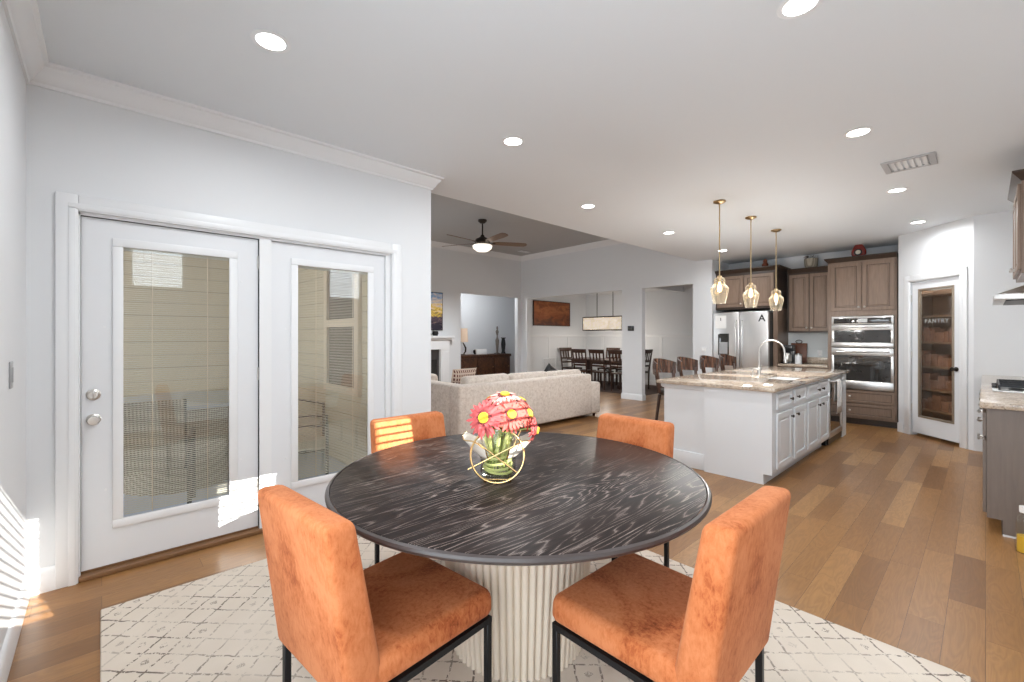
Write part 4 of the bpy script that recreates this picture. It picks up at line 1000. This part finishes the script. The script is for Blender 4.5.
for i in range(3):
    x0 = A0+.30+i*.87
    MB().box(x0, x0+.84, B0+.235, B0+.43, .42, .845-.012*i, .07, 4).build('back_cushion', SOFA, sf, ang=80)
for i in range(1): MB().box(A0+.235, A0+.43, B0+1.1+i*.92, B0+2.0+i*.92, .42, .83, .07, 4).build('back_cushion', SOFA, sf, ang=80)
for (x, y) in ((A0+.06, B0+.06), (A1-.08, B0+.08), (A1-.08, B0+.92), (A0+.06, 7.0), (A0+.92, 7.0)): MB().cyl((x, y, .001), (x, y, .07), .022, .03, 12).build('sofa_foot', ESPR, sf)
def pillow(name, label, mat, loc, w, h, rot, d=.13):
    m = MB(); N = 10; top = []; bot = []
    for s in (1, -1):
        g = [[m.bm.verts.new(((i/N-.5)*w*(1-.06*(1-abs(2*j/N-1))*0), s*d*.5*max(0, (1-(2*i/N-1)**4)*(1-(2*j/N-1)**4))**.6, (j/N)*h)) for j in range(N+1)] for i in range(N+1)]
        for i in range(N):
            for j in range(N): m.bm.faces.new((g[i][j], g[i+1][j], g[i+1][j+1], g[i][j+1]))
    bmesh.ops.remove_doubles(m.bm, verts=m.bm.verts, dist=.0005)
    o = m.build(name, mat, None, loc, rot, ang=80); return tag(o, label, 'cushion')
pillow('throw_pillow', 'striped brown and beige cushion standing above the sofa back near the fireplace', STRIPE, (3.91, 5.33, .485), .46, .46, (R(13), 0, R(4)))
pillow('throw_pillow', 'black cushion whose pointed corner shows over the sofa back before the dining wall', BLACKP, (5.81, 5.36, .56), .36, .34, (R(12), R(28), R(4)))

fp = thing('fireplace', 'white mantel fireplace with dark firebox on the far living room wall', 'fireplace', (5.40, 8.90, 0))
m = MB().box(-.80, .80, -.24, -.002, 1.37, 1.42, .006).box(-.75, .75, -.20, -.002, 1.33, 1.37, .006).box(-.70, .70, -.15, -.002, 1.10, 1.33)
m.build('mantel_shelf', TRIM, fp)
for s in (-1, 1): MB().box(s*.58-.12, s*.58+.12, -.14, -.002, .0, 1.10).box(s*.58-.085, s*.58+.085, -.152, -.138, .16, 1.04, .005).box(s*.58-.13, s*.58+.13, -.155, -.002, 0, .14, .004).build('pilaster', TRIM, fp, smooth=False)
MB().box(-.46, .46, -.06, -.002, .86, 1.10).box(-.46, -.40, -.06, -.002, 0, .86).box(.40, .46, -.06, -.002, 0, .86).build('surround', plain('dark_slate', (.05, .045, .045), .3, var=.3), fp, smooth=False)
MB().box(-.40, .40, -.03, -.004, 0, .86).build('firebox', DARK, fp, smooth=False)
pt = thing('painting', 'colourful landscape painting with blue sky over the fireplace mantel', 'painting', (5.42, 8.898, 1.56))
MB().box(-.55, .55, -.035, 0, 0, .88).build('canvas', mk_art('landscape_canvas', [(.1, lin(40, 34, 48)), (.3, lin(104, 84, 92)), (.45, lin(232, 196, 70)), (.62, lin(236, 214, 196)), (.85, lin(150, 176, 206)), (1.0, lin(60, 120, 190))], 4, (1.5, 1, 4)), pt, smooth=False)
MB().box(-.56, -.55, -.038, 0, -.01, .89).box(.55, .56, -.038, 0, -.01, .89).box(-.55, .55, -.038, 0, -.01, 0).box(-.55, .55, -.038, 0, .88, .89).build('picture_frame', BLACK, pt, smooth=False)
for x, l, hh in ((5.72, 'small black pot on the mantel below the painting', .11), (5.52, 'low dark bowl on the mantel, partly hidden by the door wall', .07)):
    q = MB().lathe([(0, 0), (.05, 0), (.075, hh*.5), (.06, hh), (.05, hh), (.06, hh*.5), (0, .01)], 20).build('mantel_pot', BLACK, None, (x, 8.78, 1.42)); tag(q, l, 'pot')

fan = thing('ceiling_fan', 'dark ceiling fan with five wood blades and lit frosted bowl', 'ceiling fan', (5.34, 6.57, ZL))
MB().lathe([(0, 0), (.085, -.001), (.085, -.03), (.04, -.07), (0, -.07)], 24).build('canopy', BRONZE, fan)
MB().cyl((0, 0, -.06), (0, 0, -.34), .014, n=12).build('downrod', BRONZE, fan)
MB().lathe([(0, -.28), (.03, -.29), (.05, -.33), (.13, -.37), (.15, -.41), (.15, -.45), (.11, -.48), (0, -.49)], 28).build('motor_housing', BRONZE, fan)
MB().lathe([(0, -.485), (.17, -.485), (.19, -.50), (.175, -.55), (.11, -.60), (0, -.62)], 28).build('light_bowl', FANLIT, fan)
BLW = mk_cabwood('fan_blade_wood', lin(92, 72, 58), lin(134, 110, 92))
for i in range(5):
    a = R(-101+72*i); M = Matrix.Rotation(a, 4, 'Z') @ Matrix.Translation((0, 0, -.44)) @ Matrix.Rotation(R(-13), 4, 'X')
    m = MB(); out = [(.20, -.05), (.30, -.065), (.70, -.08), (.84, -.07), (.88, -.03), (.88, .03), (.84, .07), (.70, .08), (.30, .065), (.20, .05)]
    A = [m.bm.verts.new(M @ Vector((x, y, .004))) for x, y in out]; B = [m.bm.verts.new(M @ Vector((x, y, -.004))) for x, y in out]
    m.bm.faces.new(A); m.bm.faces.new(list(reversed(B)))
    for k in range(10): m.bm.faces.new((A[k], B[k], B[(k+1) % 10], A[(k+1) % 10]))
    bl = m.build('blade', BLW, fan, smooth=False)
    MB().box(.10, .25, -.025, .025, -.012, -.004, .003, mat=M).build('blade_bracket', BRONZE, bl)
lamp('lamp_light', 'SPOT', 260, (0, 0, -.66), fan, shadow_soft_size=.15, spot_size=R(165), spot_blend=.6)
v2 = thing('ceiling_vent', 'grey air vent in the living room ceiling near its far corner', 'air vent', (8.1, 8.25, ZL))
MB().box(-.2, .2, -.1, .1, -.012, -.001, .003).build('vent_frame', plain('vent_grey', (.4, .4, .41), .5), v2); m = MB()
for q in range(5): m.box(-.17, .17, -.085+q*.036, -.07+q*.036, -.016, -.012)
m.build('louver', TRIM, v2, smooth=False)

# hall niche: sideboard, lamp, ornaments
sb = thing('sideboard', 'dark brown burl wood sideboard in the hall beyond the sofa', 'sideboard', (0, 0, 0))
S0, S1, SY = 7.45, 9.48, 10.22
MB().box(S0, S1, SY, 10.74, .78, .86, .006).build('top_slab', SIDEW, sb)
MB().box(S0+.03, S1-.03, SY+.03, 10.74, .10, .78).build('carcass', SIDEW, sb, smooth=False)
for i in range(3):
    a = S0+.05+i*.645; d = MB().box(a, a+.625, SY+.008, SY+.03, .13, .76, .004).build('door', SIDEW, sb)
    MB().ball((a+.58, SY-.005, .48), .016).build('knob', BRASS, d)
for x in (S0+.08, S1-.08):
    for y in (SY+.08, 10.66): MB().box(x-.035, x+.035, y-.035, y+.035, .001, .10).build('cabinet_foot', ESPR, sb, smooth=False)
tl = thing('table_lamp', 'table lamp with peach drum shade on the sideboard beside the opening', 'table lamp', (7.76, 10.45, .86))
MB().lathe([(0, 0), (.075, 0), (.075, .02), (.02, .03), (0, .03)], 24).build('lamp_base', BRONZE, tl)
MB().tube([(.02, 0, .02), (.09, 0, .10), (.10, 0, .20), (.04, 0, .30), (0, 0, .36)], [.016, .024, .024, .02, .012], 12).build('curved_stem', BRONZE, tl)
MB().lathe([(.15, .38), (.13, .78), (.127, .78), (.147, .38)], 32, closed=True).build('lamp_shade', LAMPSH, tl)
MB().cyl((0, 0, .35), (0, 0, .5), .012, n=10).build('lamp_holder', BRASS, tl)
lamp('lamp_light', 'POINT', 1.2, (0, 0, .58), tl, color=(1, .84, .66), shadow_soft_size=.05)
lamp('hall_fill_light', 'POINT', 30, (7.9, 9.7, 2.6), shadow_soft_size=.15)  # unseen light added to lift the hall walls
sc_ = thing('tall_sculpture', 'tall slender grey brown figure sculpture on the sideboard', 'sculpture', (9.10, 10.46, .86))
MB().lathe([(0, 0), (.055, 0), (.055, .03), (.03, .05), (.045, .25), (.06, .42), (.03, .50), (.022, .56), (.035, .62), (.05, .70), (.022, .76), (.03, .80), (.022, .85), (0, .87)], 20).build('sculpture_body', plain('weathered_bronze', lin(110, 100, 92), .5, var=.3, scale=14), sc_)
MB().box(-.07, .07, -.07, .07, 0, .02, .003).build('plinth', ESPR, sc_)
dv = thing('dark_vase', 'black footed vase standing beside the tall sculpture on the sideboard', 'vase', (9.34, 10.44, .86))
MB().lathe([(0, 0), (.08, 0), (.07, .03), (.05, .08), (.075, .30), (.06, .42), (.05, .47), (0, .47)], 24).build('vase_body', BLACK, dv); MB().lathe([(.05, .47), (.085, .50), (.08, .51), (.045, .48)], 24, closed=True).build('rim', BRONZE, dv)
bx = thing('book', 'white hardback book standing on the sideboard near the lamp', 'book', (8.42, 10.40, .86))
MB().box(-.20, .20, -.02, .02, .0, .16, .003, mat=Matrix.Rotation(R(-10), 4, 'X')).build('cover', PAPER, bx); MB().box(-.19, .19, -.014, .014, .004, .163, mat=Matrix.Rotation(R(-10), 4, 'X')).build('pages', CREAM, bx, smooth=False)
db = MB().lathe([(0, 0), (.06, 0), (.09, .06), (.085, .12), (.05, .14), (0, .14)], 20).build('dark_bowl', BLACK, None, (8.36, 10.60, .861)); tag(db, 'small black bowl behind the white book on the sideboard', 'bowl')

# ================================================================== dining room
dt = thing('long_dining_table', 'long dark wood table under the crystal chandelier', 'dining table', (10.48, 7.3, 0))
MB().box(-.47, .47, -1.1, 1.1, .72, .765, .006).build('tabletop', ESPR, dt); MB().box(-.38, .38, -.98, .98, .63, .72).build('apron', ESPR, dt, smooth=False)
for sy in (-.62, .62):
    MB().box(-.06, .06, sy-.06, sy+.06, .08, .64).box(-.36, .36, sy-.05, sy+.05, .001, .08, .01).build('trestle_leg', ESPR, dt, smooth=False)
def make_dchair():
    c = thing('slat_back_chair', 'x', 'chair', (0, 0, 0))
    MB().box(-.22, .22, -.22, .22, .43, .475, .012).build('seat', ESPR, c)
    for sx in (-1, 1):
        MB().tube([(sx*.20, .20, .0005), (sx*.205, .205, .45), (sx*.215, .25, .80), (sx*.225, .29, 1.05)], [.018, .022, .021, .018], 8).build('rear_leg', ESPR, c)
        MB().box(sx*.195-.02, sx*.195+.02, -.215, -.175, .0005, .44).build('front_leg', ESPR, c, smooth=False)
    m = MB().hexa([(-.235, .268, .955), (.235, .268, .955), (.235, .292, .955), (-.235, .292, .955), (-.245, .285, 1.06), (.245, .285, 1.06), (.245, .31, 1.06), (-.245, .31, 1.06)], .006, 2); m.build('top_rail', ESPR, c)
    for z in (.60, .72): MB().box(-.205, .205, .225+(z-.6)*.13, .245+(z-.6)*.13, z, z+.05, .004).build('back_slat', ESPR, c)
    for x in (-.1, 0, .1): MB().hexa([(x-.02, .245, .75), (x+.02, .245, .75), (x+.02, .258, .75), (x-.02, .258, .75), (x-.02, .278, .965), (x+.02, .278, .965), (x+.02, .292, .965), (x-.02, .292, .965)]).build('back_splat', ESPR, c, smooth=False)
    return c
dc = make_dchair(); GD = 'dark chairs around the long table'
# backrest at local +y
spots = [(9.86, 7.60, 90, 'dark slat back chair on the sofa side of the long table, beside its end chair'), (9.86, 7.02, 90, 'dark slat back chair at the middle of the long table, its back to the sofa'),
         (9.86, 6.40, 90, 'dark slat back chair half hidden by the white column, back to the sofa'), (11.10, 7.72, -90, 'dark slat back chair across the long table under the chandelier middle'),
         (11.10, 7.08, -90, 'dark slat back chair across the long table, its frame half behind the column'), (10.42, 8.53, -8, 'dark slat back chair at the long table end under the brown wall panel'),
         (10.50, 6.34, 180, 'dark slat back chair at the table end, seen past the column by the barstools')]
for i, (x, y, a, l) in enumerate(spots):
    if i == 0: dc.location = (x, y, 0); dc.rotation_euler = (0, 0, R(a)); dc['label'] = l; dc['group'] = GD
    else: dup(dc, l, (x, y, 0), a, GD)
cd = thing('chandelier', 'rectangular crystal chandelier hanging on two rods over the long table', 'chandelier', (10.45, 7.36, 2.82))
HL, HZ0, HZ1 = .67, 1.57-2.82, 1.97-2.82
m = MB()
for z in (HZ0, HZ1-.03):
    m.box(-.16, .16, -HL, -HL+.02, z, z+.03).box(-.16, .16, HL-.02, HL, z, z+.03).box(-.16, -.14, -HL, HL, z, z+.03).box(.14, .16, -HL, HL, z, z+.03)
for sx in (-.16, .14):
    for sy in (-HL, HL-.02): m.box(sx, sx+.02, sy, sy+.02, HZ0, HZ1)
m.box(-.16, .16, -.29, -.25, HZ1-.03, HZ1-.01).box(-.16, .16, .25, .29, HZ1-.03, HZ1-.01)
m.build('chandelier_frame', BRONZE, cd, smooth=False)
for s in (-1, 1): MB().box(s*.148-.006, s*.148+.006, -HL+.02, HL-.02, HZ0+.03, HZ1-.03).build('crystal_panel', CRYSTAL, cd, smooth=False)
for s in (-1, 1): MB().box(-.14, .14, s*(HL-.01)-.006, s*(HL-.01)+.006, HZ0+.03, HZ1-.03).build('crystal_panel', CRYSTAL, cd, smooth=False)
for sy in (-.27, .27): MB().cyl((0, sy, HZ1-.012), (0, sy, -.02), .010, n=10).build('hanging_rod', BRONZE, cd)
MB().box(-.06, .06, -.40, .40, -.025, -.001, .004).build('canopy', BRONZE, cd)
lamp('lamp_light', 'POINT', 34, (0, 0, HZ0-.14), cd, color=(1, .93, .84), shadow_soft_size=.2)
wa = thing('wall_panel', 'wide brown orange wood art panel on the dining room wall', 'wall art', (9.97, 8.948, 1.72))
MB().box(-.80, .80, -.03, 0, .02, .72).build('art_board', mk_art('burnt_wood_relief', [(.0, lin(84, 44, 22)), (.3, lin(150, 80, 36)), (.5, lin(176, 104, 56)), (.7, lin(128, 66, 30)), (.85, lin(168, 98, 50))], 2.5, (1.2, 1, 2.2)), wa, smooth=False)
MB().box(-.82, .82, -.04, 0, 0, .02).box(-.82, .82, -.04, 0, .72, .74).box(-.82, -.80, -.04, 0, .02, .72).box(.80, .82, -.04, 0, .02, .72).build('picture_frame', ESPR, wa, smooth=False)
rv_ = thing('return_vent', 'grey return air grille low on the dining room wall behind the sofa', 'air vent', (9.85, 8.949, .42))
MB().box(-.28, .28, -.012, 0, 0, .34, .003).build('vent_frame', TRIM, rv_); m = MB()
for q in range(9): m.box(-.25, .25, -.017, -.012, .03+q*.033, .047+q*.033)
m.build('louver', plain('louver_grey', (.5, .5, .51), .5), rv_, smooth=False)
dr_ = MB().box(9.3, 11.6, 5.5, 8.8, -.004, .0004).build('dining_rug', plain('brown_flat_rug', lin(92, 74, 66), .95, var=.3, scale=8), None, smooth=False); tag(dr_, 'flat brown rug under the long dark dining table', 'rug')

# ================================================================== porch outside the glass doors
struct('floor_porch', MB().box(-4.5, 2.08, 3.72, 8.0, -.16, -.08), CONC, smooth=False)
struct('wall_porch', MB().box(-4.5, 2.08, 7.2, 7.3, -.08, 2.75).box(2.08, 2.099, 3.72, 7.2, -.08, 2.75).box(-4.5, -.42, 3.62, 3.70, -.08, 2.75), SIDING, smooth=False)
struct('ceiling_porch', MB().box(-4.5, 2.10, 3.705, 7.3, 2.75, 2.85), DECK, smooth=False)
w4 = thing('window_4', 'x', 'window', (2.08, 5.14, .75)); del w4['label']; del w4['category']; w4['kind'] = 'structure'
m = MB()
for (a, b, c, d) in ((-.50, -.40, 0, 1.6), (.40, .50, 0, 1.6), (-.40, .40, 0, .08), (-.40, .40, 1.52, 1.6), (-.40, .40, .77, .86)): m.box(-.05, -.001, a, b, c, d)
m.build('window_frame', DECK, w4, smooth=False); MB().box(-.02, -.012, -.40, .40, .08, 1.52).build('pane', plain('dim_window_glass', lin(122, 110, 98), .08), w4, smooth=False)
pt_ = thing('patio_table', 'round patio table with pale blue top and woven drum base outside the hinged door', 'patio table', (.62, 5.72, -.08))
MB().lathe([(0, .80), (.68, .80), (.69, .81), (.69, .83), (.68, .84), (0, .84)], 48).build('tabletop', plain('blue_grey_top', lin(176, 184, 198), .3), pt_)
MB().lathe([(0, 0), (.50, 0), (.52, .05), (.46, .4), (.52, .77), (.52, .80), (0, .80)], 40).build('drum_base', WICKER, pt_)
def make_pchair(name, label, loc, rz, seatm):
    c = thing(name, label, 'patio chair', loc, rz)
    fm = plain('dark_aluminium', (.06, .058, .055), .4, .6)
    for sx in (-1, 1):
        MB().tube([(sx*.28, -.26, .0005), (sx*.28, -.26, .64), (sx*.28, .26, .66), (sx*.28, .30, .0005)], .016, 8).build('arm_frame', fm, c)
        MB().tube([(sx*.25, -.24, .40), (sx*.25, .22, .40), (sx*.25, .34, .98)], .014, 8).build('side_rail', fm, c)
    MB().box(-.25, .25, -.25, .23, .395, .43, .01).build('seat_sling', seatm, c)
    MB().hexa([(-.25, .215, .42), (.25, .215, .42), (.25, .245, .42), (-.25, .245, .42), (-.25, .33, .98), (.25, .33, .98), (.25, .36, .98), (-.25, .36, .98)], .006, 2).build('back_sling', seatm, c)
    return c
make_pchair('patio_armchair', 'cream woven patio chair in front of the round patio table', (.30, 4.78, -.08), 170, WICKER)
make_pchair('patio_armchair', 'dark framed patio armchair with cream sling outside the fixed door, nearest its glass', (1.42, 4.62, -.08), 70, CREAM)
make_pchair('patio_armchair', 'dark framed patio armchair partly behind another one, beside the porch window', (1.70, 5.85, -.08), 20, CREAM)
